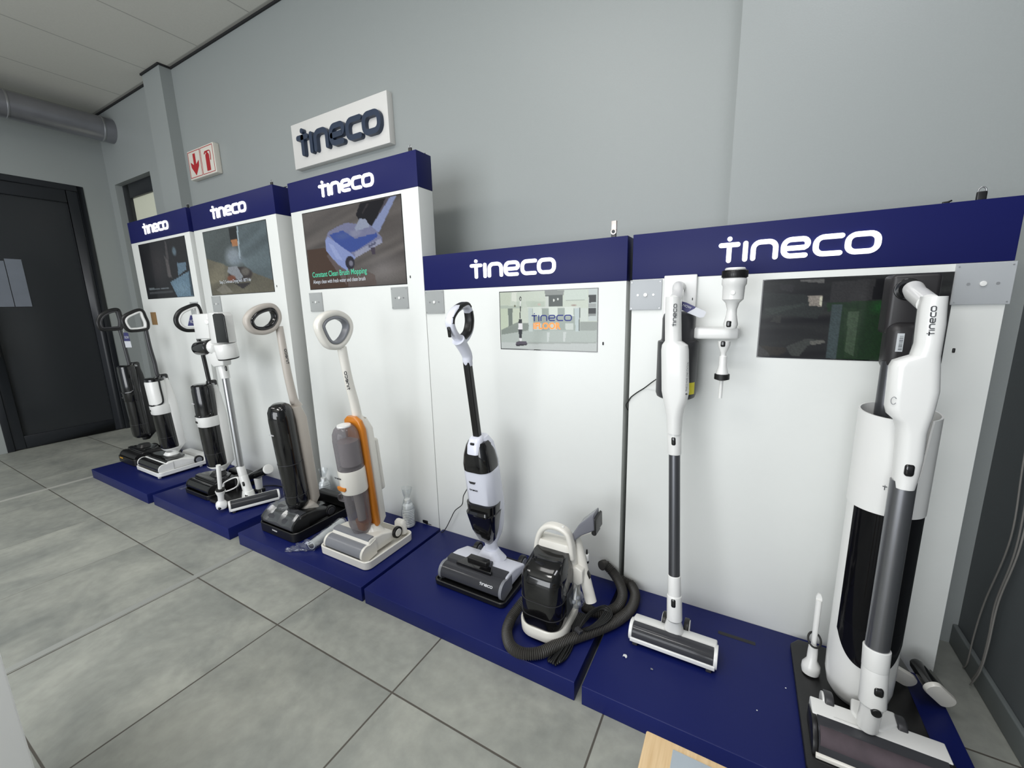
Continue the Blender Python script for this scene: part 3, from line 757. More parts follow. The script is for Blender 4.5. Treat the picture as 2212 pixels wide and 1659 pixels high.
pc.poly([(955, 500), (1040, 510), (1110, 620), (900, 690), (880, 640)], (140, 150, 178)).ell((880, 720), 120, 60, (130, 134, 166), .8, .5)
pc.poly([(500, 740), (700, 680), (880, 800), (1200, 715), (1225, 770), (900, 980), (820, 1010), (600, 870)], (44, 72, 164)).ell((700, 760), 160, 70, (70, 92, 158), .6, .8)
pc.poly([(440, 820), (480, 770), (820, 1020), (890, 1080), (760, 1280), (620, 1180), (450, 980)], (124, 142, 206)).poly([(480, 860), (560, 900), (700, 1130), (600, 1100)], (150, 166, 222), .6)
pc.poly([(870, 1010), (1260, 800), (1290, 860), (940, 1060), (890, 1090)], (142, 146, 176)).poly([(1080, 900), (1190, 850), (1200, 880), (1090, 940)], (84, 88, 120))
pc.ell((805, 1160), 72, 104, (38, 36, 50), 1, .08).ell((820, 1170), 36, 50, (112, 112, 132), 1, .3).poly([(1110, 940), (1180, 920), (1190, 1040), (1140, 1040)], (66, 56, 72)).noise(.05)
sc3 = screen(s3, -1.984, -1.277, 1.290, 1.681, pc)
cap(sc3, 'Constant Clean Brush Mopping', -1.955, 1.352, .0385, M_cg, .0006, .86)
cap(sc3, 'Always clean with fresh water and clean brush', -1.953, 1.318, .0285, M_cw, 0, .76)

pc = Pic(200, 112, [(315, 248), (1987, 185), (1970, 1262), (343, 1203)], (202, 212, 198))
pc.poly([(340, 900), (700, 780), (1990, 760), (1990, 1280), (340, 1220)], (178, 188, 182)).poly([(340, 1100), (1990, 1110), (1990, 1280), (340, 1220)], (196, 202, 200), .8)
pc.poly([(340, 870), (620, 760), (820, 770), (800, 900), (345, 970)], (128, 138, 130), .85)
pc.poly([(325, 250), (500, 245), (500, 470), (325, 460)], (198, 208, 190)).poly([(520, 245), (605, 240), (600, 400), (520, 400)], (222, 228, 216)).poly([(600, 400), (1085, 400), (1085, 500), (610, 510)], (190, 202, 188))
pc.poly([(325, 470), (700, 480), (700, 515), (325, 520)], (178, 190, 176)).poly([(330, 525), (455, 520), (465, 830), (340, 890)], (196, 208, 186)).poly([(455, 525), (535, 520), (535, 800), (470, 830)], (118, 128, 120)).poly([(535, 520), (660, 515), (660, 740), (540, 790)], (202, 212, 192))
pc.poly([(700, 300), (760, 300), (800, 780), (700, 780)], (204, 212, 200), .6)
pc.poly([(1085, 218), (1418, 207), (1405, 298), (1090, 308)], (140, 146, 142)).poly([(1090, 300), (1395, 292), (1395, 490), (1150, 490), (1150, 320), (1090, 330)], (80, 88, 84)).poly([(1095, 318), (1150, 318), (1150, 490), (1105, 490)], (204, 212, 204))
pc.ell((1238, 385), 14, 24, (230, 235, 228)).ell((1308, 365), 14, 20, (225, 230, 224))
pc.poly([(1420, 205), (1810, 195), (1810, 375), (1420, 385)], (204, 216, 206)).poly([(1440, 378), (1770, 372), (1770, 385), (1440, 392)], (150, 160, 152)).poly([(1830, 190), (1985, 185), (1975, 740), (1825, 740)], (196, 206, 204))
pc.poly([(1835, 292), (1960, 288), (1960, 420), (1835, 428)], (40, 46, 44)).poly([(1825, 440), (1960, 436), (1960, 510), (1825, 512)], (158, 164, 162)).poly([(1825, 524), (1958, 520), (1956, 610), (1825, 612)], (34, 40, 40)).poly([(1825, 615), (1955, 612), (1955, 655), (1825, 660)], (140, 146, 144))
pc.poly([(1690, 520), (1820, 520), (1815, 750), (1690, 750)], (206, 216, 208)).poly([(1690, 750), (1975, 750), (1975, 900), (1690, 900)], (146, 154, 148), .8)
pc.poly([(780, 500), (1690, 492), (1690, 520), (780, 520)], (210, 218, 210)).poly([(800, 520), (870, 520), (880, 920), (815, 920)], (196, 208, 204)).poly([(870, 520), (1650, 520), (1600, 900), (900, 900)], (160, 172, 164)).poly([(1590, 520), (1680, 515), (1675, 920), (1610, 920)], (190, 204, 204))
for xx in (880, 1150, 1420): pc.poly([(xx, 495), (xx+150, 492), (xx+160, 660), (xx+10, 660)], (216, 226, 216)).poly([(xx+10, 780), (xx+150, 780), (xx+150, 890), (xx+20, 890)], (212, 220, 214), .8)
pc.poly([(1670, 515), (1690, 515), (1680, 915), (1665, 915)], (98, 106, 100)).ell((990, 455), 36, 26, (206, 190, 180), .9, .5).ell((1580, 470), 60, 16, (150, 120, 112), .8, .5).ell((575, 480), 18, 24, (90, 92, 70), .9, .5)
for xx in (1120, 1400): pc.poly([(xx, 930), (xx+50, 930), (xx+30, 1090), (xx, 1090)], (220, 226, 224), .6)
pc.poly([(780, 1098), (1960, 1100), (1960, 1125), (780, 1130)], (150, 158, 152), .6)
pc.ell((670, 355), 20, 42, (30, 32, 34), 1, .2).ell((671, 358), 9, 26, (210, 218, 205), 1, .2).poly([(662, 395), (682, 395), (674, 480), (662, 480)], (226, 230, 226)).poly([(660, 480), (674, 480), (672, 695), (656, 695)], (26, 27, 30))
pc.poly([(640, 705), (695, 705), (700, 780), (636, 780)], (48, 52, 54)).poly([(634, 780), (702, 780), (704, 880), (632, 880)], (232, 232, 234)).poly([(632, 880), (704, 880), (690, 1032), (652, 1032)], (42, 46, 50)).poly([(650, 1032), (694, 1032), (690, 1085), (655, 1085)], (228, 230, 230))
pc.poly([(600, 1100), (640, 1080), (770, 1085), (788, 1130), (770, 1150), (600, 1165), (588, 1135)], (84, 78, 90)).poly([(595, 1140), (785, 1130), (770, 1152), (605, 1168)], (38, 36, 42)).noise(.03)
sc4 = screen(s4, -.771, -.356, 1.0005, 1.2305, pc)
mb = strokes(MB(), LOGO, lambda a, c, d: (-.6255+a*.0202, -.0022-d, 1.1158+c*.0198), .24, 0, .0003); obj('screen_lettering', mb, M_cn, sc4)
cap(sc4, 'iFLOOR', -.619, 1.0835, .0345, M_co, .0013, .98)

pc = Pic(140, 80, [(190, 178), (2680, 58), (2600, 1310), (110, 1235)], (22, 24, 22))
pc.grain(.35, 14, 34, .3)
pc.poly([(190, 340), (720, 360), (1050, 480), (900, 700), (430, 640), (180, 660)], (34, 42, 38), .7).poly([(190, 560), (720, 480), (760, 500), (300, 640)], (46, 56, 50), .7)
pc.poly([(1080, 180), (1650, 150), (1620, 430), (1070, 470)], (38, 38, 38)).poly([(670, 160), (980, 150), (975, 205), (670, 185)], (84, 84, 82)).poly([(400, 220), (600, 230), (560, 330), (410, 300)], (38, 38, 40), .8)
pc.poly([(770, 372), (960, 368), (960, 528), (790, 512)], (128, 120, 110)).poly([(935, 395), (962, 385), (955, 530), (930, 500)], (196, 196, 170), .8)
pc.poly([(1020, 470), (1850, 430), (1820, 1290), (1170, 1270), (1240, 520), (1040, 600)], (16, 46, 16)).ell((1720, 530), 170, 120, (14, 76, 22), .8, .9).poly([(1250, 540), (1500, 560), (1460, 1260), (1290, 1250)], (34, 58, 30), .5)
pc.poly([(1100, 490), (1240, 490), (1170, 1270), (1040, 1260)], (50, 66, 68)).poly([(1320, 600), (1460, 590), (1410, 1220), (1290, 1160)], (54, 76, 52))
pc.poly([(330, 680), (420, 640), (420, 760), (280, 740)], (46, 48, 42), .8).poly([(500, 1090), (760, 980), (1020, 1000), (790, 1080), (680, 1230), (560, 1220)], (52, 56, 52)).poly([(800, 1020), (980, 990), (1040, 1030), (850, 1070)], (86, 86, 80)).poly([(150, 1080), (500, 1110), (500, 1160), (400, 1230), (250, 1210)], (42, 36, 24), .8)
pc.poly([(1650, 140), (1950, 120), (1900, 440), (1620, 420)], (6, 7, 6)).poly([(120, 1060), (260, 1190), (280, 1230), (110, 1230)], (52, 52, 50)).noise(.25)
sc5 = screen(s5, .1615, .5775, 1.003, 1.2325, pc)

# memory sticks and small plugs on the headers
def usb_stick(x, z, label, tall=False, loop=False, s=1.0):
    t = thing('usb_stick', label, 'usb stick', (x, .02, z), 'usb sticks on the stand headers')
    y = .02
    if tall:
        mb = MB(); rbox(mb, WF, x-.0085, x+.0085, y-.004, y+.004, z, z+.03, .002); obj('casing', mb, M_black, t)
        mb = MB(); rbox(mb, WF, x-.0078, x+.0098, y-.006, y-.0045, z+.018, z+.056, .003)
        cyl(mb, (x, y-.007, z+.02), (x, y-.0045, z+.02), .0105, cap=.001); rbox(mb, WF, x-.0078, x+.0098, y+.0045, y+.006, z+.018, z+.056, .003); rbox(mb, WF, x-.0078, x+.0098, y-.006, y+.006, z+.0545, z+.0565, .0008)
        obj('swivel_cover', mb, mat('light_steel', (214, 206, 200), .3, metal=.3), t)
        mb = MB(); cyl(mb, (x, y-.0085, z+.02), (x, y-.006, z+.02), .006); obj('pivot', mb, M_black, t)
    else:
        mb = MB(); rbox(mb, WF, x-.0095*s, x+.0095*s, y-.004, y+.004, z, z+.022*s, .003); obj('casing', mb, M_black, t)
        mb = MB(); sweep(mb, smooth([(x-.0075*s, y, z+.02*s), (x-.006*s, y, z+.028*s), (x, y, z+.032*s), (x+.006*s, y, z+.028*s), (x+.0075*s, y, z+.02*s)], 5), .0016); obj('metal_loop', mb, M_silver, t)
usb_stick(-3.201, 1.872, 'tiny black usb stick on the first header, above the gap between the two leftmost stands')
usb_stick(-2.25, 1.866, 'tiny black usb stick on the second stand header, near its right corner')
usb_stick(-1.222, 1.848, 'tiny black usb stick on the tallest-looking third header, below the wall logo board')
usb_stick(-.307, 1.404, 'silver swivel usb stick standing on the low header left of the gap', tall=True)
usb_stick(.607, 1.404, 'black usb stick with metal loop on the rightmost header')
for k, (x, y, z, lab) in enumerate(((-3.32, .03, 1.872, 'black cable plug stub on the leftmost header top'), (-2.235, .085, 1.866, 'black cable plug stub at the rear corner of the second header'), (-1.20, .075, 1.848, 'black cable plug stub at the rear corner of the third header'), (.547, .03, 1.404, 'black cable plug stub on the rightmost header, left of its usb stick'))):
    mb = MB(); rbox(mb, WF, x-.007, x+.007, y-.004, y+.004, z, z+.008, .002); cyl(mb, (x, y, z+.005), (x+.012, y+.006, z+.010), .002); tag(obj('cable_plug', mb, M_black), lab, 'plug', 'cable plug stubs on the headers')

ZT = ZT+0.0008      # things rest on the platform tops

# ------------------------------------------------------------------ floor washers
def wheel(parent, x, y, z, r, w, hubmat, name='wheel', tyre=None):
    mb = MB(); cyl(mb, (x-w/2, y, z), (x+w/2, y, z), r, seg=28, cap=.003); o = obj(name, mb, tyre or M_black, parent)
    mb = MB(); cyl(mb, (x-w/2-.002, y, z), (x+w/2+.002, y, z), r*.66, seg=24, cap=.0015); obj('hub', mb, hubmat, o)
    return o

def tray(root, x0, x1, y0, y1, z0, h, m, r=.03, yback=None, backh=.0):
    """parking tray: floor slab with a raised rim, and a taller charging back"""
    mb = MB(); t = .007
    xc, yc, hx, hy = (x0+x1)/2, (y0+y1)/2, (x1-x0)/2, (y1-y0)/2
    secs = [(z0, xc, yc, hx-.006, hy-.006, r-.004), (z0+.004, xc, yc, hx-.001, hy-.001, r), (z0+h-.003, xc, yc, hx, hy, r), (z0+h, xc, yc, hx-.003, hy-.003, r-.003),
            (z0+h-.001, xc, yc, hx-t, hy-t, r-t*.7), (z0+.012, xc, yc, hx-t-.002, hy-t-.002, r-t)]
    loft(mb, WF, secs, n=6)
    return obj('parking_tray', mb, m, root)

def head(root, x0, x1, yf, yb, z0, h, shell, cover, endm, roll, deep=0.10, name='floor_head'):
    """brush head: roller at the front under a cover, sloping shell to the back"""
    L = x1-x0; yr = yf+.036
    # shell: sloping wedge, wide at the back, side profile extruded with taper
    mb = MB()
    prof = [(yr+.012, z0+.012), (yr+.002, z0+h*.62), (yr+.018, z0+h*.97), (yr+.035, z0+h), ((yf+yb)/2+.02, z0+h*.93), (yb-.012, z0+h*.62), (yb, z0+h*.40), (yb, z0+.014)]
    prism(mb, prof, WF, x0+.004, x1-.004, 'x')
    s = obj(name, mb, shell, root, bevel=.008)
    # roller and curved cover
    mb = MB(); cyl(mb, (x0+.012, yr, z0+.031), (x1-.012, yr, z0+.031), .027, seg=32, cap=.002); obj('roller', mb, roll, s)
    mb = MB(); n = 12; pts = []
    for i in range(n+1):
        a = math.radians(196-128*i/n); pts.append((yr+.036*math.cos(a), z0+.033+.036*math.sin(a)))
    pts += [(yr+.0165, z0+h*.97+.0035), (yr+.032, z0+h+.0045), (yr+.046, z0+h+.0042)]
    inner = [(y+(.003 if y < yr else 0), z-.0035) for y, z in pts][::-1]
    prism(mb, pts+inner, WF, x0+.010, x1-.010, 'x'); obj('roller_cover', mb, cover, s)
    for xa, xb in ((x0, x0+.012), (x1-.012, x1)):
        mb = MB(); pe = [(yr+.037*math.cos(math.radians(a)), z0+.033+.037*math.sin(math.radians(a))) for a in range(250, 60, -14)]+[(yr+.05, z0+h*.9), (yr+.05, z0+.01)]
        prism(mb, pe, WF, xa, xb, 'x'); obj('end_cap', mb, endm, s)
    return s

def loop_handle(root, pts, x, m, hx, ht, inner=None, iht=.006, ihx=None, shrink=.80, name='handle_loop'):
    P = smooth([at_x(u, v, x) for u, v in pts], 6, True)
    mb = MB(); band(mb, P, hx, ht); o = obj(name, mb, m, root)
    if inner is not None:
        P = np.array(P); N = len(P); Q = []
        c = P.mean(0)
        for i in range(N):
            t = P[(i+1) % N]-P[i-1]; t /= np.linalg.norm(t); nn = np.cross(t, (1, 0, 0)); 
            if nn@(c-P[i]) < 0: nn = -nn
            Q.append(P[i]+nn*(ht+iht*.55))
        mb = MB(); band(mb, Q, (ihx or hx)*1.03, iht); obj('grip_liner', mb, inner, o)
    return o

def spine_top(f, p):
    d = np.array(p)-f.o; cy, z = float(d@f.y), float(d@f.z)
    return [(z-.035, 0, cy+.012, .028, .022, .02), (z-.012, 0, cy+.003, .0205, .0195, .019), (z+.012, 0, cy, .0175, .0175, .0174)]

# ---- V7: slim corded-looking washer in the low kitchen-video stand
x = -.742
r7 = thing('floor_washer', 'white and smoked-grey upright floor washer with black tube and open oval handle, on black tray', 'floor washer', (x, -.23, ZT))
tray(r7, -.918, -.585, -.352, -.085, ZT, .024, M_black, .022)
f = Fr((x, -.180, .20), (0, -.142, 1))
hd7 = head(r7, -.900, -.602, -.340, -.13, ZT+.014, .076, M_lilac, M_cover, M_grey, M_rollg)
mb = MB(); prism(mb, [(-.835, -.302), (-.805, -.232), (-.700, -.232), (-.668, -.302)], WF, ZT+.082, ZT+.0965, 'z'); obj('centre_cover', mb, M_gblack, hd7, bevel=.003)
mb = MB(); rbox(mb, WF, -.800, -.705, -.275, -.245, ZT+.09, ZT+.112, .006); obj('cover_handle', mb, M_black, hd7)
obj('logo_print', logo_on(Fr((-.700, -.3368, ZT+.0620), (0, .5, .866)), .058, .34, .0012), M_inkw, hd7)
wheel(hd7, -.630, -.118, ZT+.044, .030, .020, M_grey); wheel(hd7, -.855, -.118, ZT+.044, .030, .020, M_grey)
mb = MB(); loft(mb, WF, [(ZT+.075, x, -.185, .062, .045, .03), (ZT+.098, x, -.185, .045, .035, .03), (ZT+.115, x, -.183, .034, .028, .028)]); obj('neck_base', mb, M_lilac, hd7)
mb = MB(); loft(mb, f, [(-.035, 0, 0, .0265, .026, .026), (.01, 0, 0, .0255, .026, .026), (.035, 0, .004, .030, .030, .028)]); obj('neck', mb, M_lilac, r7)
mb = MB(); loft(mb, f, [(.012, 0, .012, .026, .022, .02), (.05, 0, .016, .044, .030, .025), (.10, 0, .018, .056, .036, .03), (.17, 0, .018, .0635, .044, .034), (.222, 0, .008, .066, .056, .04), (.225, 0, .006, .066, .058, .042), (.35, 0, .004, .065, .057, .042), (.366, 0, .004, .0635, .056, .042), (.37, 0, .03, .058, .028, .02), (.46, 0, .028, .048, .024, .02), (.49, 0, .018, .030, .026, .02)], n=8)
bd = obj('body_shell', mb, M_lilac, r7)
mb = MB(); loft(mb, f, [(.018, 0, -.010, .016, .016, .012), (.045, 0, -.016, .036, .028, .02), (.10, 0, -.022, .053, .038, .026), (.16, 0, -.020, .0635, .046, .03), (.180, 0, -.018, .0665, .050, .032), (.183, 0, -.014, .064, .045, .032), (.219, 0, -.010, .0665, .048, .034)], n=8)
o = obj('dirty_water_tank', mb, M_gblack, r7)
mb = MB(); loft(mb, f, [(.176, 0, -.050, .048, .018, .014), (.186, 0, -.052, .050, .020, .016), (.196, 0, -.050, .046, .016, .014)]); obj('tank_latch', mb, M_gblack, o)
mb = MB(); loft(mb, f, [(.366, 0, .001, .0635, .056, .042), (.39, 0, .001, .0635, .055, .040), (.43, 0, .002, .057, .049, .036), (.465, 0, .004, .046, .040, .030), (.478, 0, .004, .038, .034, .028)], n=8); obj('clean_water_tank', mb, M_gblack, r7)
mb = MB(); loft(mb, f, [(.440, 0, -.024, .030, .026, .02), (.47, 0, -.016, .030, .026, .02), (.492, 0, -.004, .026, .024, .02), (.498, 0, 0, .020, .018, .018)]); cp = obj('top_collar', mb, M_lilac, r7)
mb = MB(); rbox(mb, Fr(f((0, -.036, .478)), (0, -.6, .8)), -.009, .009, -.004, .004, -.006, .006, .003); obj('release_button', mb, M_black, cp)
mb = MB(); prism(mb, [(-.016, .006), (.016, .006), (.010, -.003), (-.010, -.003)], Fr(f((-.012, -.0535, .318)), f.z), -.001, .001, 'y'); obj('indicator', mb, M_dgrey, bd)
obj('logo_print', logo_on(Fr(f((-.030, -.0535, .285)), f.z), .038, .34, .0008), M_ink, bd)
mb = MB(); loft(mb, f, [(.488, 0, .002, .0135, .0125, .005), (.79, 0, 0, .0135, .0125, .005)]); obj('tube', mb, M_black, r7)
hp = [(980, 720), (972, 695), (982, 671), (1003, 660), (1012, 673), (1015, 695), (1011, 718), (998, 736)]
pa = at_x(1012, 789, x); pb = at_x(1008, 765, x); pcx = at_x(996, 742, x)
mb = MB(); sweep(mb, smooth([pa, at_x(1010, 780, x), pb, pcx, at_x(990, 734, x)], 6), .018, .016, side=(1, 0, 0), taper=lambda t: .92+.45*t); hn = obj('handle_neck', mb, M_lilac, r7)
lh = loop_handle(r7, hp, x, M_lilac, .017, .0095)
P = smooth([at_x(u, v, x) for u, v in [(972, 700), (974, 685), (986, 667), (1003, 657), (1010, 664)]], 6); mb = MB(); band(mb, P, .0175, .008, closed=False); obj('grip', mb, M_black, lh)
P = smooth([at_x(u, v, x) for u, v in [(1012, 672), (1014, 695), (1009, 718), (996, 732)]], 6); mb = MB(); band(mb, P, .0178, .009, closed=False); obj('grip', mb, M_black, lh)
mb = MB(); q = at_x(975, 717, x); rbox(mb, Fr((x, q[1]-.012, q[2]), (0, -.12, 1)), -.006, .006, -.003, .003, -.018, .018, .003); obj('control_panel', mb, M_gblack, lh)

# ---- V6: orange and ivory washer, clear tanks
x = -1.362
r6 = thing('floor_washer', 'ivory floor washer with orange spine, clear tanks and rounded loop handle, on ivory tray', 'floor washer', (x, -.3, ZT))
tray(r6, -1.538, -1.218, -.428, -.135, ZT, .040, M_ivory, .03)
hd6 = head(r6, -1.512, -1.258, -.418, -.20, ZT+.016, .088, M_ivory, M_grey, M_ivory, M_rollg)
mb = MB(); loft(mb, WF, [(ZT+.075, x, -.285, .085, .060, .05), (ZT+.098, x, -.280, .060, .045, .045), (ZT+.125, x, -.275, .040, .036, .036)]); obj('neck_base', mb, M_ivory, hd6)
wheel(hd6, -1.258, -.205, ZT+.062, .028, .016, M_ivory); wheel(hd6, -1.50, -.205, ZT+.062, .028, .016, M_ivory)
mb = MB(); loft(mb, WF, [(ZT+.03, -1.285, -.155, .034, .018, .014), (ZT+.085, -1.285, -.155, .030, .016, .014), (ZT+.095, -1.285, -.155, .022, .010, .01)]); obj('charging_post', mb, M_ivory, r6)
f = Fr((x, -.318, .165), (0, -.078, 1))
mb = MB(); loft(mb, f, [(-.01, 0, 0, .030, .030, .03), (.02, 0, .0, .042, .042, .042), (.05, 0, 0, .050, .050, .05), (.215, 0, 0, .0555, .0555, .0555)], n=8); lt = obj('dirty_water_tank', mb, M_clear, r6)
mb = MB(); loft(mb, f, [(.06, .004, .008, .018, .018, .018), (.205, .004, .008, .024, .020, .02)]); obj('filter_column', mb, mat('filter_white', (214, 208, 196), .6), lt)
mb = MB(); loft(mb, f, [(.01, 0, .014, .030, .022, .02), (.05, 0, .018, .040, .026, .02)]); obj('drain_core', mb, M_orange, lt)
mb = MB(); P = smooth([f((-.05, -.02, .195)), f((-.072, -.03, .19)), f((-.074, -.03, .165)), f((-.052, -.02, .155))], 5); sweep(mb, P, .009, .0025, side=f.y); obj('tank_grip', mb, M_clear, lt)
mb = MB(); loft(mb, f, [(.215, 0, 0, .0575, .0575, .0575), (.222, 0, 0, .059, .059, .059), (.315, 0, 0, .0595, .0595, .0595), (.325, 0, 0, .0575, .0575, .0575)], n=8); bnd = obj('motor_band', mb, M_ivory, r6)
mb = MB(); prism(mb, [(-.026, .008), (.026, .008), (.026, -.004), (.018, -.012), (-.018, -.012), (-.026, -.004)], Fr(f((-.008, -.0595, .246)), f.z), .006, -.003, 'y'); obj('latch', mb, M_orange, bnd, bevel=.002)
obj('logo_print', logo_on(Fr(f((-.040, -.0605, .292)), f.z), .040, .34, .0012), M_ink, bnd)
mb = MB(); loft(mb, f, [(.325, 0, 0, .0565, .0565, .0565), (.46, 0, 0, .0565, .0565, .0565), (.49, 0, 0, .053, .053, .053), (.510, 0, 0, .044, .044, .044), (.520, 0, 0, .034, .034, .034)], n=8); ut = obj('clean_water_tank', mb, M_clear, r6)
mb = MB(); loft(mb, f, [(.34, 0, .006, .044, .044, .044), (.45, 0, .006, .044, .044, .044)]); obj('inner_core', mb, mat('core_pale', (196, 190, 188), .6), ut)
mb = MB(); loft(mb, f, [(.517, 0, 0, .031, .031, .031), (.525, 0, 0, .029, .029, .029)]); obj('tank_lid', mb, M_white, ut)
mb = MB(); loft(mb, f, [(.005, 0, .052, .046, .014, .012), (.02, 0, .055, .055, .014, .012), (.49, 0, .055, .060, .014, .012), (.530, 0, .052, .050, .013, .012), (.548, 0, .048, .026, .010, .01)], n=6); obj('orange_spine', mb, M_orange, r6, label='orange spine')
mb = MB(); loft(mb, f, [(.0, 0, .082, .040, .015, .012), (.03, 0, .090, .052, .022, .016), (.48, 0, .088, .056, .026, .018), (.53, 0, .074, .042, .026, .018)]+spine_top(f, at_x(770, 893, x)), n=6); sp = obj('spine_shell', mb, M_ivory, r6)
mb = MB(); rbox(mb, f, -.042, .042, .108, .142, .16, .42, .014); obj('battery_pack', mb, M_ivory, sp)
mb = MB(); rbox(mb, f, -.006, .006, .118, .132, .418, .426, .003); obj('battery_latch', mb, M_orange, sp)
st_ = [at_x(*p, x) for p in ((735, 758), (745, 800), (757, 850), (768, 890))]
mb = MB(); sweep(mb, smooth([at_x(738, 750, x), at_x(745, 785, x), at_x(755, 830, x), at_x(765, 868, x), at_x(772, 900, x)], 6)[::-1], .018, .019, side=(1, 0, 0), taper=lambda t: 1.15-.25*t if t < .6 else 1.0+.15*(t-.6)); sm = obj('handle_stem', mb, M_ivory, r6)
fs_ = Fr(at_x(742, 765, x), np.array(at_x(756, 832, x))-np.array(at_x(742, 765, x)))
mb = MB(); ftr = Fr(np.array(at_x(750, 842, x))+np.array((0.0188, -.004, 0)), (1, 0, 0), x=np.array(at_x(737, 772, x))-np.array(at_x(750, 842, x)))
hh = np.array(at_x(737, 772, x))-np.array(at_x(750, 842, x)); hh /= np.linalg.norm(hh)
wd = np.cross((1, 0, 0), hh)
org = np.array(at_x(747, 842, x))+np.array((.0175, 0, 0))
mb = strokes(MB(), LOGO, lambda a, c, d: tuple(org+hh*(a*.0098)-wd*((c-.5)*.0098)+np.array((d, 0, 0))), .30, 0, .0012); obj('logo_print', mb, M_ink, sm)
loop_handle(r6, [(691, 720), (687, 700), (700, 683), (725, 677), (747, 688), (754, 708), (745, 733), (728, 748), (707, 745)], x, M_ivory, .019, .0135, M_grey, .006, .019)

# ---- V5: warm grey washer with tall dark tank
x = -1.831
r5 = thing('floor_washer', 'warm grey floor washer with tall black tank and rounded black-lined loop handle, on black dock', 'floor washer', (x, -.28, ZT))
tray(r5, -2.005, -1.700, -.440, -.06, ZT, .050, M_black, .035)
mb = MB(); obj('logo_print', logo_on(Fr((-1.88, -.4405, ZT+.030)), .040, .34, .001), M_inkw, r5)
hd5 = head(r5, -1.985, -1.72, -.430, -.20, ZT+.030, .085, M_black, M_cover, M_black, M_dgrey)
mb = MB(); loft(mb, WF, [(ZT+.09, x, -.29, .080, .055, .05), (ZT+.115, x, -.285, .055, .042, .04), (ZT+.14, x, -.28, .036, .034, .034)]); obj('neck_base', mb, M_beige, hd5)
mb = MB(); rbox(mb, WF, -1.975, -1.73, -.12, -.07, ZT+.03, ZT+.09, .012); obj('charging_post', mb, M_black, r5)
wheel(hd5, -1.728, -.215, ZT+.065, .03, .016, M_dgrey); wheel(hd5, -1.975, -.215, ZT+.065, .03, .016, M_dgrey)
f = Fr((x, -.318, .185), (0, -.062, 1))
mb = MB(); loft(mb, f, [(.0, 0, 0, .040, .042, .04), (.012, 0, 0, .050, .050, .05), (.04, 0, 0, .0555, .0555, .0555), (.47, 0, 0, .060, .058, .058), (.515, 0, 0, .057, .055, .055), (.540, 0, 0, .046, .044, .044), (.552, 0, 0, .028, .026, .026)], n=8); tk = obj('water_tank', mb, M_gblack, r5)
mb = MB(); loft(mb, f, [(.245, 0, 0, .0590, .0585, .0585), (.249, 0, 0, .0590, .0585, .0585)], n=8); loft(mb, f, [(.075, 0, 0, .0575, .0575, .0575), (.078, 0, 0, .0575, .0575, .0575)], n=8); obj('tank_seam', mb, M_dgrey, tk)
obj('logo_print', logo_on(Fr(f((-.030, -.0595, .405)), f.z), .040, .34, .0012), M_inkw, tk)
mb = MB(); loft(mb, f, [(-.015, 0, .066, .036, .018, .014), (.02, 0, .072, .052, .026, .018), (.46, 0, .074, .056, .030, .020), (.52, 0, .064, .042, .028, .020)]+spine_top(f, at_x(634, 862, x)), n=6); obj('spine_shell', mb, M_beige, r5)
mb = MB(); sweep(mb, smooth([at_x(603, 705, x), at_x(609, 740, x), at_x(616, 780, x), at_x(624, 820, x), at_x(636, 870, x)], 6)[::-1], .018, .018, side=(1, 0, 0), taper=lambda t: 1.1-.15*t); sm = obj('handle_stem', mb, M_beige, r5)
a = np.array(at_x(617, 786, x)); b = np.array(at_x(611, 752, x)); hh = (b-a)/np.linalg.norm(b-a); wd = np.cross((1, 0, 0), hh); org = a+np.array((.0172, 0, 0))
mb = strokes(MB(), LOGO, lambda q, c, d: tuple(org+hh*(q*.0088)-wd*((c-.5)*.0088)+np.array((d, 0, 0))), .30, 0, .0012); obj('logo_print', mb, M_ink, sm)
loop_handle(r5, [(537, 706), (533, 690), (545, 673), (565, 663), (585, 661), (597, 672), (600, 690), (590, 708), (571, 717), (550, 716)], x, M_beige, .019, .0125, M_gblack, .008, .020)

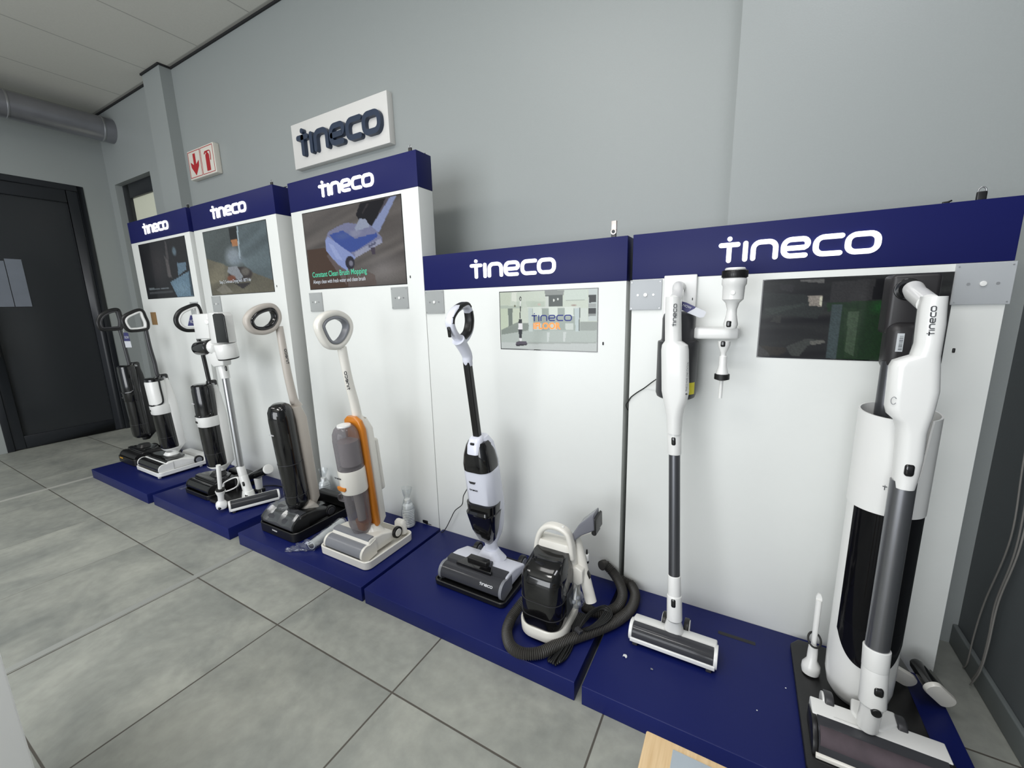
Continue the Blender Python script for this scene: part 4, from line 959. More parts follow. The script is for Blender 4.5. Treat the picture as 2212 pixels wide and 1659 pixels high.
# ---- V1..V3: three washers with angular loop handles
def washer_s5(x, label, yA, zA, zT, dy, upper, band_m, spine_m, tray_m, loop, loop_m, liner, stem, hx0, hx1, yf, yb, head_cover, head_shell, coat_top, latch=True, trayz=.03, dark=False):
    r = thing('floor_washer', label, 'floor washer', (x, yA, ZT))
    tray(r, hx0-.012, hx1+.012, yf-.012, yb+(.03 if dark else .092), ZT+(.012 if tray_m is M_white else 0), trayz, tray_m, .03)
    if tray_m is M_white:
        for (a, b) in ((hx0+.01, yf+.02), (hx1-.02, yf+.004), (hx0+.01, yb), (hx1-.01, yb)):
            mb = MB(); box(mb, a-.008, a+.008, b-.008, b+.008, ZT, ZT+.014); obj('tray_foot', mb, tray_m, r, bevel=.002)
    zb = ZT+(.022 if tray_m is M_white else .012)
    if not dark:
        mb = MB(); rbox(mb, WF, hx0+.01, hx1+.008, yb+.018, yb+.085, ZT+.014, ZT+.068, .014); obj('charging_post', mb, tray_m, r)
    h = head(r, hx0, hx1, yf, yb, zb, .082, head_shell, head_cover, head_shell, M_dgrey)
    ym = (yf+yb)/2
    mb = MB(); prism(mb, [(hx0+.013, yf+.050), (hx1-.013, yf+.050), (hx1-.013, ym-.005), (hx1-.035, ym+.030), (hx1-.075, ym+.065), (hx0+.075, ym+.065), (hx0+.035, ym+.030), (hx0+.013, ym-.005)], WF, zb+.070, zb+.0855, 'z'); obj('top_deck', mb, M_gblack, h, bevel=.004)
    mb = MB(); loft(mb, WF, [(zb+.065, x, yA-.01, .062, .045, .03), (zb+.105, x, yA, .036, .034, .03)]); obj('neck_base', mb, head_shell, h)
    wheel(h, hx1-.005, yb-.01, zb+.035, .03, .016, M_grey); wheel(h, hx0+.005, yb-.01, zb+.035, .03, .016, M_grey)
    f = Fr((x, yA, zA), (0, dy, 1)); H = zT-zA
    z1, z2 = H*.50, H*.62
    mb = MB(); loft(mb, f, [(-.045, 0, .02, .024, .022, .02), (-.02, 0, .03, .036, .03, .02), (.01, 0, .055, .052, .030, .02), (z2, 0, .058, .058, .032, .022), (H*.86, 0, .060, .040, .024, .02), (H*.97, 0, .058, .028, .018, .016)], n=6); sp = obj('spine_shell', mb, spine_m, r)
    mb = MB(); loft(mb, f, [(-.016, 0, .004, .050, .046, .04), (-.004, 0, .002, .057, .053, .048), (.0, 0, .002, .0575, .0535, .048)], n=6); obj('lower_rim', mb, band_m, sp)
    mb = MB(); loft(mb, f, [(.0, 0, 0, .0535, .051, .045), (.012, 0, 0, .0560, .0530, .045), (z1, 0, 0, .0575, .0545, .046)], n=8); t1 = obj('dirty_water_tank', mb, M_gblack, r)
    mb = MB(); loft(mb, f, [(H*.16, 0, 0, .0568, .0538, .046), (H*.165, 0, 0, .0568, .0538, .046)], n=6); obj('tank_seam', mb, M_dgrey, t1)
    mb = MB(); loft(mb, f, [(z1, 0, 0, .0585, .0555, .047), (z1+.003, 0, 0, .0600, .0570, .048), (z2, 0, .0, .0605, .0575, .048)], n=8); bm_ = obj('latch_band', mb, band_m, r)
    mb = MB(); rbox(mb, Fr(f((-.018, -.057, (z1+z2)/2)), f.z), -.014, .014, -.002, .003, -.008, .006, .003); obj('latch', mb, M_gblack, bm_)
    mb = MB(); loft(mb, f, [(z2, 0, 0, .0575, .0545, .046), (H*.93, 0, 0, .0560, .0530, .046), (H*.96, 0, 0, .0530, .050, .044), (H*.965, 0, 0, .0525, .0495, .044)], n=8); ut = obj('clean_water_tank', mb, upper, r)
    mb = MB(); loft(mb, f, [(H*.955, 0, 0, .055, .052, .045), (H*.985, 0, 0, .054, .051, .044), (H, 0, 0, .044, .042, .04)], n=8); obj('tank_lid', mb, M_gblack, ut)
    mb = MB()
    P = [f((.0595, .006, H*.96)), f((.0605, .004, H*.86)), f((.0605, .002, z2+.035)), f((.056, -.015, z2+.012)), f((.030, -.050, z2+.006)), f((0, -.056, z2+.006)), f((-.03, -.050, z2+.006)), f((-.056, -.015, z2+.012)), f((-.0605, .002, z2+.035)), f((-.0605, .004, H*.86)), f((-.0595, .006, H*.96))]
    sweep(mb, smooth(P, 5), .006, .006, seg=8); obj('side_trim', mb, M_gblack, ut)
    if upper is M_gblack and not dark: obj('logo_print', logo_on(Fr(f((-.035, -.0560, H*.78)), f.z), .034, .36, .0012), M_inkw, ut)
    top = at_x(*stem[-1], x)
    mb = MB(); rbox(mb, f, -.020, .020, .030, .082, H*.90, H*1.03, .012); hg = obj('hinge', mb, M_gblack, r)
    mb = MB(); cyl(mb, f((-.024, .05, H*.975)), f((.024, .05, H*.975)), .012, cap=.002); obj('hinge_pin', mb, M_silver, hg)
    P = [at_x(u, v, x) for u, v in stem]+[f((0, .05, H*.97))]
    mb = MB(); sweep(mb, smooth(P, 6), .0115, .0115, seg=14); obj('handle_stem', mb, coat_top, r)
    loop_handle(r, loop, x, loop_m, .014, .0105, liner, .0062, .0145)
    return r

Z3 = lambda a, b: (370+a/6.38, 640+b/6.38)
washer_s5(-2.742, 'black and white floor washer with black angular handle, behind the white stick vacuum', -.258, .232, .752, -.028, M_gblack, M_white, M_white, M_black,
          [Z3(65, 300), Z3(110, 215), Z3(200, 160), Z3(330, 120), Z3(378, 165), Z3(405, 260), Z3(415, 400), Z3(390, 462), Z3(300, 470), Z3(200, 468), Z3(120, 430), Z3(75, 375)], M_black, M_white,
          [Z3(355, 470), Z3(385, 620), Z3(450, 860), Z3(520, 1160)], -2.890, -2.620, -.385, -.165, M_gblack, M_black, M_black)
Z1 = lambda a, b: (200+a/7.54, 640+b/7.54)
washer_s5(-3.463, 'white floor washer with black tanks, white-lined black handle and white tray, second from the left', -.222, .228, .742, -.05, M_white, M_white, M_white, M_white,
          [Z1(490, 390), Z1(530, 320), Z1(620, 270), Z1(740, 225), Z1(810, 245), Z1(850, 330), Z1(893, 430), Z1(890, 520), Z1(820, 545), Z1(700, 560), Z1(590, 555), Z1(520, 480)], M_black, M_white,
          [Z1(870, 545), Z1(890, 640), Z1(940, 850), Z1(1010, 1080), Z1(1060, 1280)], -3.640, -3.300, -.370, -.120, M_gblack, M_white, M_dgrey)
washer_s5(-3.915, 'all-black floor washer with angular handle at the far left end, nearest the glass door', -.225, .262, .805, -.03, M_gblack, M_gblack, M_black, M_black,
          [Z1(85, 450), Z1(100, 360), Z1(170, 280), Z1(300, 225), Z1(410, 220), Z1(455, 320), Z1(480, 430), Z1(465, 520), Z1(400, 535), Z1(260, 545), Z1(140, 540)], M_black, M_dgrey,
          [Z1(440, 540), Z1(480, 660), Z1(560, 960), Z1(640, 1230)], -4.03, -3.76, -.345, -.120, M_black, M_black, M_dgrey, dark=True, trayz=.05)
mb = MB(); rbox(mb, WF, -3.975, -3.925, -.3635, -.359, ZT+.038, ZT+.047, .002)
for o in COL.objects:
    if o.name.startswith('parking_tray') and abs(root_loc(o).x+3.915) < .01: obj('amber_label', mb, mat('amber_label', (200, 150, 40), .5), o)

# ------------------------------------------------------------------ stick vacuums
def rows(lst, Y0, hy, r, taper=None):
    out = []
    for (l, rr, v) in lst:
        a = at_y(l, v, Y0); b = at_y(rr, v, Y0)
        out.append(((a[2]+b[2])/2, (a[0]+b[0])/2, Y0, (b[0]-a[0])/2, hy, r))
    return out[::-1] if out[0][0] > out[-1][0] else out
def stick_head(root, fr, w, d, h, shell, wheels=True, feet=True, roll=None):
    """powered floor head; local x = width, -y = front, z up from the floor"""
    x0, x1 = -w/2, w/2
    mb = MB(); prof = [(-d*.50+.030, .006), (-d*.5+.028, h*.75), (-d*.5+.040, h), (0, h*1.02), (d*.5-.012, h*.74), (d*.5, h*.45), (d*.5-.004, .008)]
    prism(mb, prof, fr, x0+.004, x1-.004, 'x'); s = obj('floor_head', mb, shell, root, bevel=.006)
    yc, zc, rr = -d*.5+.031, .033, .031
    mb = MB(); cyl(mb, fr((x0+.010, yc, zc-.002)), fr((x1-.010, yc, zc-.002)), .024, seg=28); obj('brush_roller', mb, roll or M_roller, s)
    mb = MB(); pts = [(yc+rr*math.cos(math.radians(a)), zc+rr*math.sin(math.radians(a))) for a in range(190, 74, -9)]
    inn = [(yc+(rr-.003)*math.cos(math.radians(a)), zc+(rr-.003)*math.sin(math.radians(a))) for a in range(82, 191, 9)]
    prism(mb, pts+inn, fr, x0+.012, x1-.012, 'x'); obj('roller_window', mb, M_cover, s)
    mb = MB(); prism(mb, [(yc-rr-.002, .012), (yc-rr-.002, .024), (yc-rr+.003, .027), (yc-rr+.008, .014)], fr, x0+.006, x1-.006, 'x'); obj('front_bar', mb, shell, s, bevel=.001)
    for a, b in ((x0, x0+.011), (x1-.011, x1)):
        mb = MB(); pe = [(yc+(rr+.001)*math.cos(math.radians(t)), zc+(rr+.001)*math.sin(math.radians(t))) for t in range(262, 70, -12)]+[(0, h*.98), (d*.5-.03, h*.7), (d*.5-.03, .008)]
        prism(mb, pe, fr, a, b, 'x'); obj('end_cap', mb, shell, s, bevel=.002)
    if wheels:
        for sx in (-1, 1):
            mb = MB(); cyl(mb, fr((sx*.034-.008, d*.5+.006, .033)), fr((sx*.034+.008, d*.5+.006, .033)), .033, seg=28, cap=.003); wo = obj('wheel', mb, M_black, s)
            mb = MB(); cyl(mb, fr((sx*.0425-.001, d*.5+.006, .033)), fr((sx*.0425+.0015, d*.5+.006, .033)), .029, seg=24); obj('hub', mb, shell, wo)
    if feet:
        for sx in (-1, 1):
            mb = MB(); p = (sx*(w/2-.022), yc-rr+.004, .006); rbox(mb, fr, p[0]-.008, p[0]+.008, p[1]-.005, p[1]+.005, 0, .012, .002); obj('front_caster', mb, M_dgrey, s)
    return s

# ---- V9: cordless stick on the wall dock of the right stand
r9 = thing('stick_vacuum', 'white cordless stick vacuum with dark dust canister and graphite tube, hanging on white wall dock', 'stick vacuum', (-.015, -.24, ZT))
Y9 = -.158
mb = MB(); loft(mb, WF, rows([(1439, 1470, 641), (1437.5, 1471.5, 665), (1437, 1472, 700), (1437, 1472.5, 736), (1430.5, 1486, 745), (1429, 1488, 756), (1429.5, 1488.5, 845), (1433, 1485, 863), (1436, 1479, 878), (1440, 1474.5, 898), (1441.5, 1472, 934)], Y9, .027, .024), n=8)
b9 = obj('motor_body', mb, M_white, r9)
a = at_y(1442, 934, Y9); b = at_y(1471, 980, Y9)
P0 = np.array(at_y(1456.5, 934, Y9)); P1 = np.array(at_y(1457, 981, Y9-.004))
mb = MB(); cyl(mb, P0+(P0-P1)*.1, P1, .0215, .0200, cap=.002); cl = obj('tube_collar', mb, M_white, b9)
mb = MB(); q = np.array(at_y(1455, 953, Y9-.020)); rbox(mb, Fr(q, P0-P1), -.0065, .0065, -.005, .004, -.014, .014, .006); obj('release_button', mb, M_gblack, cl)
T0 = P1; T1 = np.array(at_y(1456.5, 1247, -.225))
mb = MB(); cyl(mb, T0, T1, .0172, seg=28); obj('tube', mb, M_graph, r9)
N0 = T1; N1 = np.array(at_y(1457, 1338, -.243))
mb = MB(); cyl(mb, N0+(T0-T1)*.02, N0+(N1-N0)*.45, .0195, .0205, cap=.002); cyl(mb, N0+(N1-N0)*.40, N1, .0225, .0235, cap=.004); nk = obj('lower_collar', mb, M_white, r9)
mb = MB(); q = N0+(N1-N0)*.52+np.array((0, -.021, 0)); rbox(mb, Fr(q, N0-N1), -.007, .007, -.004, .005, -.015, .015, .0065); obj('release_button', mb, M_gblack, nk)
hd9 = stick_head(r9, Fr((-.012, -.232, ZT)), .265, .108, .060, M_white, roll=M_rollg)
mb = MB(); loft(mb, WF, [(ZT+.035, -.012, -.225, .034, .030, .02), (ZT+.070, -.012, -.228, .028, .024, .02), (ZT+.105, -.012, -.238, .021, .019, .018)]); obj('swivel_neck', mb, M_white, hd9)
mb = MB(); cx, cy = -.0635, -.078
lathe(mb, Fr((cx, cy, 0)), [(0, .868), (.050, .868), (.058, .873), (.0615, .884), (.0615, 1.048), (.0605, 1.053), (.052, 1.056), (.050, 1.062), (.050, 1.125), (.046, 1.139), (.036, 1.146), (0, 1.147)], 36); cn = obj('dust_canister', mb, M_dgrey, r9)
mb = MB(); V = []
for i in range(7):
    for z in (.888, .926): 
        a = math.radians(-62+i*7); V.append((cx+.0620*math.cos(a), cy+.0620*math.sin(a), z))
mb.add(V, [(2*i, 2*i+2, 2*i+3, 2*i+1) for i in range(6)]); obj('yellow_label', mb, mat('yellow_label', (226, 214, 40), .5, var=.12, scale=200), cn)
mb = MB(); q0 = at_y(1470, 612, -.02); q1 = np.array(at_y(1456, 640, Y9+.01))
sweep(mb, smooth([(q0[0], -.014, q0[2]-.012), (q0[0]-.002, -.06, q0[2]-.012), (q1[0]+.004, -.11, q1[2]+.004), (q1[0], Y9+.006, q1[2]-.012)], 6), .0165, .0165); obj('handle_arm', mb, M_white, r9)
# lettering up the handle
k9 = .0078; o9 = at_y(1459.5, 705, Y9-.0275)
mb = strokes(MB(), LOGO, lambda a, c, d: (o9[0]-c*k9, Y9-.0268-d, o9[2]+a*k9), .26, 0, .0012); obj('logo_print', mb, M_ink, b9)
mb = MB()
o9b = at_y(1483.5, 850, Y9-.02); cyl(mb, (o9b[0]-.001, Y9-.0205, o9b[2]-.002), (o9b[0]-.001, Y9-.0195, o9b[2]-.002), .003, seg=12); obj('side_emblem', mb, M_ink, b9)
fT = Fr((o9b[0]+.001, Y9-.0212, o9b[2]+.006)); fT.x, fT.z = np.array((0, 0, 1.)), np.array((-1., 0, 0))
obj('side_print', text_mesh('TINECO PURE ONE STATION', .0072, fT, .0006, 0, .95), M_ink, b9)

wd_ = thing('wall_dock', 'white wall dock plate with side holder arm beneath the large lit lettering', 'wall dock', (-.07, 0, 1.09))
mb = MB(); rbox(mb, WF, -.125, -.024, -.014, -.001, 1.06, 1.262, .003); dp = obj('dock_plate', mb, M_white, wd_)
mb = MB(); rbox(mb, WF, -.036, -.033, -.0152, -.013, 1.18, 1.188, .001); obj('indicator', mb, M_black, dp)
mb = MB(); prism(mb, [(-.060, -.0), (-.060, -.045), (-.004, -.104), (.085, -.104), (.106, -.092), (.110, -.06), (.106, -.0)], WF, 1.062, 1.096, 'z'); obj('holder_arm', mb, M_white, wd_, bevel=.006)

def zl(v): return at_y(1570, v, -.108)[2]
YT = -.140
t1 = thing('dusting_brush', 'white round dusting brush with black bristles, upright above the dock holder arm', 'vacuum tool', (.068, YT, 1.096))
ft = Fr((.071, YT, 0), (.012, 0, 1)); s_ = .92
za = 1.098
mb = MB(); lathe(mb, ft, [(0, za), (.0165, za), (.019, za+.012), (.0135, za+.040), (.013, za+.054), (.018, za+.072), (.0275, za+.082), (.0285, za+.118), (.0320, za+.124), (.0320, za+.138), (.028, za+.142), (0, za+.142)], 32); o = obj('brush_body', mb, M_white, t1)
mb = MB(); lathe(mb, ft, [(.0, za+.141), (.031, za+.141), (.0325, za+.146), (.0325, za+.158), (.030, za+.162), (0, za+.162)], 32); br = obj('bristle_ring', mb, M_black, t1)
mb = MB()
for i in range(40):
    a = 2*math.pi*i/40; c, s = math.cos(a), math.sin(a)
    box(mb, -.0006, .0006, -.0010, .0010, za+.143, za+.161, Fr(ft((.0325*c, .0325*s, 0)), ft.z, (-s, c, 0)))
obj('bristle_tufts', mb, M_cord, br)['kind'] = 'stuff'
mb = MB(); lathe(mb, ft, [(0, za+.160), (.026, za+.160), (.0265, za+.166), (.024, za+.169), (0, za+.169)], 32); obj('brush_cap', mb, M_white, t1)
mb = MB(); rbox(mb, Fr(ft((-.004, -.0172, za+.012)), ft.z), -.0065, .0065, -.004, .004, -.008, .010, .004); obj('release_button', mb, M_gblack, o)
mb = MB(); cyl(mb, ft((0, -.0275, za+.100)), ft((0, -.0295, za+.100)), .006, cap=.001); obj('dial', mb, M_white, o)
t2 = thing('crevice_tool', 'white slim tool with small black brush ring, hanging below the dock holder arm', 'vacuum tool', (.07, YT, .86))
ft = Fr((.0755, YT, 0), (-.004, 0, 1)); zb = 1.060
mb = MB(); lathe(mb, ft, [(0, zb), (.0165, zb), (.0165, zb-.012), (.0075, zb-.034), (.0075, zb-.042), (.0105, zb-.044), (.0110, zb-.072), (.0165, zb-.094), (.017, zb-.104), (0, zb-.106)], 28); o = obj('tool_body', mb, M_white, t2)
mb = MB(); rbox(mb, Fr(ft((-.002, -.0158, zb-.006)), ft.z), -.0062, .0062, -.003, .004, -.009, .008, .004); obj('release_button', mb, M_gblack, o)
mb = MB(); lathe(mb, ft, [(.010, zb-.095), (.0205, zb-.097), (.0205, zb-.112), (.010, zb-.116)], 28); obj('bristle_ring', mb, M_cord, t2)
mb = MB(); cyl(mb, ft((0, 0, zb-.106)), ft((-.001, 0, zb-.170)), .0052); obj('tip', mb, M_white, t2)

# ---- V10: big station with a stick parked in front
CX, CY, CR = .461, -.200, .0735
ra = thing('dust_station', 'large white cylindrical dust station with smoked window on black base at right end', 'dust station', (CX, CY, ZT))
mb = MB(); prism(mb, [(.345, -.030), (.575, -.030), (.600, -.055), (.606, -.47), (.585, -.497), (.352, -.497), (.324, -.47), (.322, -.06)], WF, ZT, ZT+.016, 'z'); bs = obj('base_plate', mb, M_black, ra, bevel=.004)
def shell(mb, r0, th, z0f, z1f, a0, a1, n=48, zn=8, cx=CX, cy=CY):
    V = []; full = abs(a1-a0) >= 359.9
    cols = n if full else n+1
    for side in (r0, r0-th):
        for i in range(cols):
            a = math.radians(a0+(a1-a0)*i/n); za_, zb_ = z0f(math.degrees(a)), z1f(math.degrees(a))
            for j in range(zn+1): V.append((cx+side*math.cos(a), cy+side*math.sin(a), za_+(zb_-za_)*j/zn))
    F = []; m = zn+1; off = cols*m
    for i in range(n):
        k = (i+1) % cols
        for j in range(zn):
            F.append((i*m+j, k*m+j, k*m+j+1, i*m+j+1)); F.append((off+i*m+j, off+i*m+j+1, off+k*m+j+1, off+k*m+j))
        F.append((i*m+zn, k*m+zn, off+k*m+zn, off+i*m+zn)); F.append((i*m, off+i*m, off+k*m, k*m))
    if not full:
        for i in (0, n):
            for j in range(zn): F.append((i*m+j, i*m+j+1, off+i*m+j+1, off+i*m+j))
    return mb.add(V, F)
def notch(a):
    d = abs(((a-282+180) % 360)-180)
    t = min(1.0, max(0.0, (27-d)/11.0)); t = t*t*(3-2*t)
    return .905-.006*math.cos(math.radians(a-270))-.14*t
mb = MB(); lathe(mb, Fr((CX, CY, 0)), [(0, .082), (.030, .083), (.052, .092), (.066, .115), (.0725, .150), (CR, .20), (CR, .34), (.055, .342), (0, .342)], 44); obj('lower_cup', mb, M_white, ra)
mb = MB(); shell(mb, CR, .004, lambda a: .33, lambda a: .68, -28, 208, 40); obj('rear_shell', mb, M_white, ra)
mb = MB(); shell(mb, CR+.0025, .004, lambda a: .662, notch, 0, 360, 120, 10); slv = obj('upper_sleeve', mb, M_white, ra)
mb = MB(); lathe(mb, Fr((CX, CY, 0)), [(0, .80), (CR-.004, .80), (CR-.004, .795), (0, .795)], 36); obj('inner_floor', mb, M_black, slv)
mb = MB(); shell(mb, CR+.0012, .003, lambda a: .232+.075*min(1, abs(a-270)/62.)**2.6, lambda a: .664, 207, 333, 36, 16); wn_ = obj('smoked_window', mb, clear('station_window', (70, 70, 76), (22, 22, 26), .42, .07), ra)
mb = MB(); lathe(mb, Fr((CX, CY, 0)), [(0, .342), (.056, .342), (.058, .36), (.058, .60), (.050, .612), (.030, .62), (.030, .66), (0, .66)], 32); dcn = obj('dust_bin', mb, mat('bin_black', (24, 24, 27), .25, var=.3, scale=20), ra)
mb = MB(); lathe(mb, Fr((CX, CY, 0)), [(.0585, .52), (.0592, .522), (.0592, .528), (.0585, .53)], 32); obj('bin_seam', mb, M_dgrey, dcn)
mb = strokes(MB(), LOGO, lambda a, c, d: (CX+(CR+.0026+d)*math.cos(math.radians(249+a*5.2)), CY+(CR+.0026+d)*math.sin(math.radians(249+a*5.2)), .728+c*.0078), .22, 0, .001); obj('logo_print', mb, M_ink, slv)
mb = MB(); cyl(mb, (.443, -.150, .79), (.443, -.150, 1.02), .0175, seg=28); pl_ = obj('dock_pole', mb, M_graph, ra)
mb = MB(); rbox(mb, WF, .424, .515, -.150, -.075, 1.085, 1.229, .010); rbox(mb, WF, .427, .512, -.172, -.098, .995, 1.115, .022); dk = obj('dock_head', mb, M_dgrey, ra)
dk.data.materials.clear(); dk.data.materials.append(mat('charcoal_plastic', (40, 38, 40), .42))
mb = MB(); q = at_y(1963, 625, -.155); cyl(mb, (q[0], -.144, q[2]), (q[0], -.1515, q[2]), .026, seg=32, cap=.002); obj('socket_ring', mb, M_gblack, dk)
lb = [at_y(u, v, -.1735) for u, v in ((1940.5, 724), (1953.5, 724), (1947.5, 756.5), (1934.8, 755.5))]
cc = np.mean(lb, axis=0); ux = (np.array(lb[1])-np.array(lb[0])+np.array(lb[2])-np.array(lb[3]))/2; uz = (np.array(lb[0])-np.array(lb[3])+np.array(lb[1])-np.array(lb[2]))/2
mb = MB(); box(mb, cc[0]-.0065, cc[0]+.0065, -.1736, -.172, cc[2]-.022, cc[2]+.022); lab = obj('barcode_label', mb, mat('label_white', (216, 220, 224), .5), dk)
z = cc[2]-.018; k = 0
while z < cc[2]+.016:
    w_ = .0004+.0009*rng.rand(); mb = MB(); box(mb, cc[0]-.002, cc[0]+.005, -.1739, -.1735, z, z+w_); obj('bar', mb, M_ink, dk); z += w_+.0008+.0008*rng.rand(); k += 1

rb = thing('stick_vacuum', 'large white cordless stick vacuum with silver tube, parked in front of the cylindrical station', 'stick vacuum', (.45, -.36, ZT+.016))
Y0 = -.325
body_rows = [(1991, 2045.5, 640), (1985, 2043.5, 662), (1980, 2041, 700), (1975.5, 2034, 742), (1966, 2029.5, 768), (1946, 2029.5, 774), (1928, 2029.5, 780), (1920.5, 2029.5, 792), (1915, 2028, 842), (1910.5, 2018, 880), (1914, 2013, 896), (1930, 2008, 909), (1935.5, 2001, 930), (1932, 1993.5, 985), (1929, 1985, 1020), (1926.5, 1974, 1050)]
mb = MB(); loft(mb, WF, rows(body_rows, Y0, .026, .020), n=8); bb = obj('motor_body', mb, M_white, rb)
mb = MB(); loft(mb, WF, [(z_, cx_+.006, -.277, hx_*.86, .024, .02) for (z_, cx_, _, hx_, _, _) in rows([(1988, 2043, 668), (1975, 2036, 760), (1950, 2032, 800), (1950, 2028, 870)], Y0, .02, .02)]); obj('battery_pack', mb, M_dgrey, bb)
p0 = np.array(at_y(1968, 625, -.165)); p1 = np.array(at_y(2006, 656, Y0+.012))
mb = MB(); sweep(mb, smooth([p0+np.array((.002, -.010, 0)), p0*.7+p1*.3, (p0+p1)/2, p1], 6), .0195, .0195, seg=24); obj('handle_arm', mb, M_white, rb)
o10 = at_y(2011.5, 725, Y0-.0262); k10 = .0070
hz = np.array(at_y(2016.5, 676, Y0-.0262))-np.array(o10); hz /= np.linalg.norm(hz); hxx = np.cross((0, -1, 0), hz)
mb = strokes(MB(), LOGO, lambda a, c, d: tuple(np.array(o10)+hz*a*k10+hxx*(c-.5)*k10*(1)+np.array((0, -d, 0))), .24, -.002, .0008); obj('logo_print', mb, M_ink, bb)
e10 = at_y(1928, 877, Y0-.024)
mb = MB(); P = [(e10[0]+.0045*math.cos(t), Y0-.0262, e10[2]+.012+.008*math.sin(t)) for t in np.linspace(.6, 5.7, 16)]; sweep(mb, P, .0006, seg=6); obj('emblem', mb, M_grey, bb)
S0 = np.array(at_y(1950.5, 1046, Y0)); S1 = np.array(at_y(1893, 1408, -.352))
mb = MB(); rbox(mb, Fr(at_y(1964.5, 1016, Y0-.0255), S0-S1), -.0085, .0085, -.004, .006, -.015, .015, .008); obj('release_button', mb, M_gblack, bb)
mb = MB(); cyl(mb, S0+(S0-S1)*.02, S1, .0228, seg=36); obj('tube', mb, mat('satin_steel', (128, 129, 133), .28, metal=.85), rb)
L0 = S1; L1 = np.array(at_y(1884, 1522, -.372))
mb = MB(); cyl(mb, L0+(S0-S1)*.03, L0+(L1-L0)*.30, .0262, .0255, seg=32, cap=.002); cyl(mb, L0+(L1-L0)*.26, L1, .0250, .0265, seg=32, cap=.006); lc = obj('lower_collar', mb, M_white, rb)
mb = MB(); q = L0+(L1-L0)*.60+np.array((.004, -.024, 0)); rbox(mb, Fr(q, L0-L1), -.009, .009, -.005, .004, -.012, .012, .008); obj('release_button', mb, M_gblack, lc)
mb = MB(); q = L0+(L1-L0)*.98+np.array((.002, -.0255, 0)); cyl(mb, q+np.array((0, .006, 0)), q+np.array((0, -.004, 0)), .010, seg=24, cap=.002); obj('hinge_pin', mb, M_gblack, lc)
zq = ZT+.0172; hx0_, hx1_ = .341, .600
mb = MB(); prism(mb, [(-.318, zq+.010), (-.318, .1375), (-.322, .1450), (-.374, .1455), (-.374, .112), (-.398, zq+.022), (-.398, zq+.006), (-.330, zq+.002)], WF, hx0_, hx1_, 'x'); hd10 = obj('floor_head', mb, M_white, rb, bevel=.0025)
mb = MB(); cyl(mb, (hx0_+.012, -.404, zq+.0295), (hx1_-.012, -.404, zq+.0295), .027, seg=36); obj('brush_roller', mb, mat('mauve_roller', (78, 68, 74), .8, var=.6, scale=18), hd10)
wp = [(-.3745, .1452), (-.392, .1425), (-.409, .1355), (-.423, .1245), (-.433, .1100), (-.437, .0940)]
mb = MB(); prism(mb, wp+[(y+.003, z_-.0025) for y, z_ in wp][::-1], WF, hx0_+.009, hx1_-.009, 'x'); obj('roller_window', mb, M_cover, hd10)
for xa, xb, m_ in ((hx0_-.003, hx0_+.008, M_black), (hx1_-.008, hx1_+.003, M_black)):
    mb = MB(); prism(mb, [(-.330, zq+.002), (-.330, .128), (-.376, .1435)]+wp[1:]+[(-.437, zq+.002)], WF, xa, xb, 'x'); obj('end_cap', mb, m_, hd10, bevel=.0015)
mb = MB(); prism(mb, [(-.443, zq+.001), (-.443, zq+.010), (-.436, zq+.013), (-.432, zq+.001)], WF, hx0_+.004, hx1_-.004, 'x'); obj('front_bar', mb, M_ivory, hd10, bevel=.001)
npts = [at_z(u, v, .152)[:2] for u, v in ((1834, 1490), (1852, 1491), (1905, 1508), (1928, 1524), (1940, 1567), (1905, 1577), (1862, 1563), (1838, 1532))]; npts = [(a, min(b, -.286)) for a, b in npts]
mb = MB(); prism(mb, npts, WF, .130, .152, 'z'); obj('swivel_neck', mb, M_white, hd10, bevel=.005)
mb = MB(); cyl(mb, (L1[0], L1[1]+.010, .150), tuple(L1+np.array((0, 0, .01))), .021, .021, seg=32, cap=.004); obj('ball_joint', mb, M_white, hd10)
mb = MB(); cyl(mb, (.372, -.308, ZT+.055), (.392, -.308, ZT+.055), .034, seg=32, cap=.004); wo = obj('wheel', mb, M_dgrey, hd10)
mb = MB(); cyl(mb, (.368, -.308, ZT+.055), (.374, -.308, ZT+.055), .029, seg=28, cap=.001); obj('hub', mb, M_white, wo)
mb = MB(); cyl(mb, (.515, -.308, ZT+.055), (.535, -.308, ZT+.055), .034, seg=32, cap=.004); obj('wheel', mb, M_dgrey, hd10)
mb = MB(); rbox(mb, WF, .385, .440, -.366, -.3645, .1450, .1460, .0004); obj('groove', mb, mat('pale_grey_plastic', (196, 196, 196), .4), hd10)

# tools around the station
ta = thing('crevice_brush', 'white crevice brush tool with black bristle ring standing left of the station', 'vacuum tool', (.362, -.13, ZT+.016))
tA = np.array(at_z(1750, 1452, ZT+.0195)); tB = np.array(at_y(1771, 1284, tA[1]+.03))
fa = Fr(tA, tB-tA); Lh = np.linalg.norm(tB-tA)
mb = MB(); lathe(mb, fa, [(0, 0), (.021, 0), (.0235, .012), (.0225, .026), (.013, .042), (.0125, .066), (.0115, .082), (0, .084)], 28); obj('tool_body', mb, M_white, ta)
mb = MB(); lathe(mb, fa, [(.0065, .08), (.0068, Lh-.02)], 24); cyl(mb, fa((0, 0, .078)), fa((0, 0, Lh-.018)), .0068, .0076, seg=24)
prism(mb, [(-.0074, Lh-.02), (.0074, Lh-.02), (.0072, Lh-.012), (.003, Lh), (-.003, Lh+.001), (-.0072, Lh-.008)], fa, .001, .0074, 'y'); tp = obj('crevice_tip', mb, M_white, ta)
mb = MB(); fr2 = Fr(fa((0, -.004, .105)), np.array((0.05, -.62, .78)))
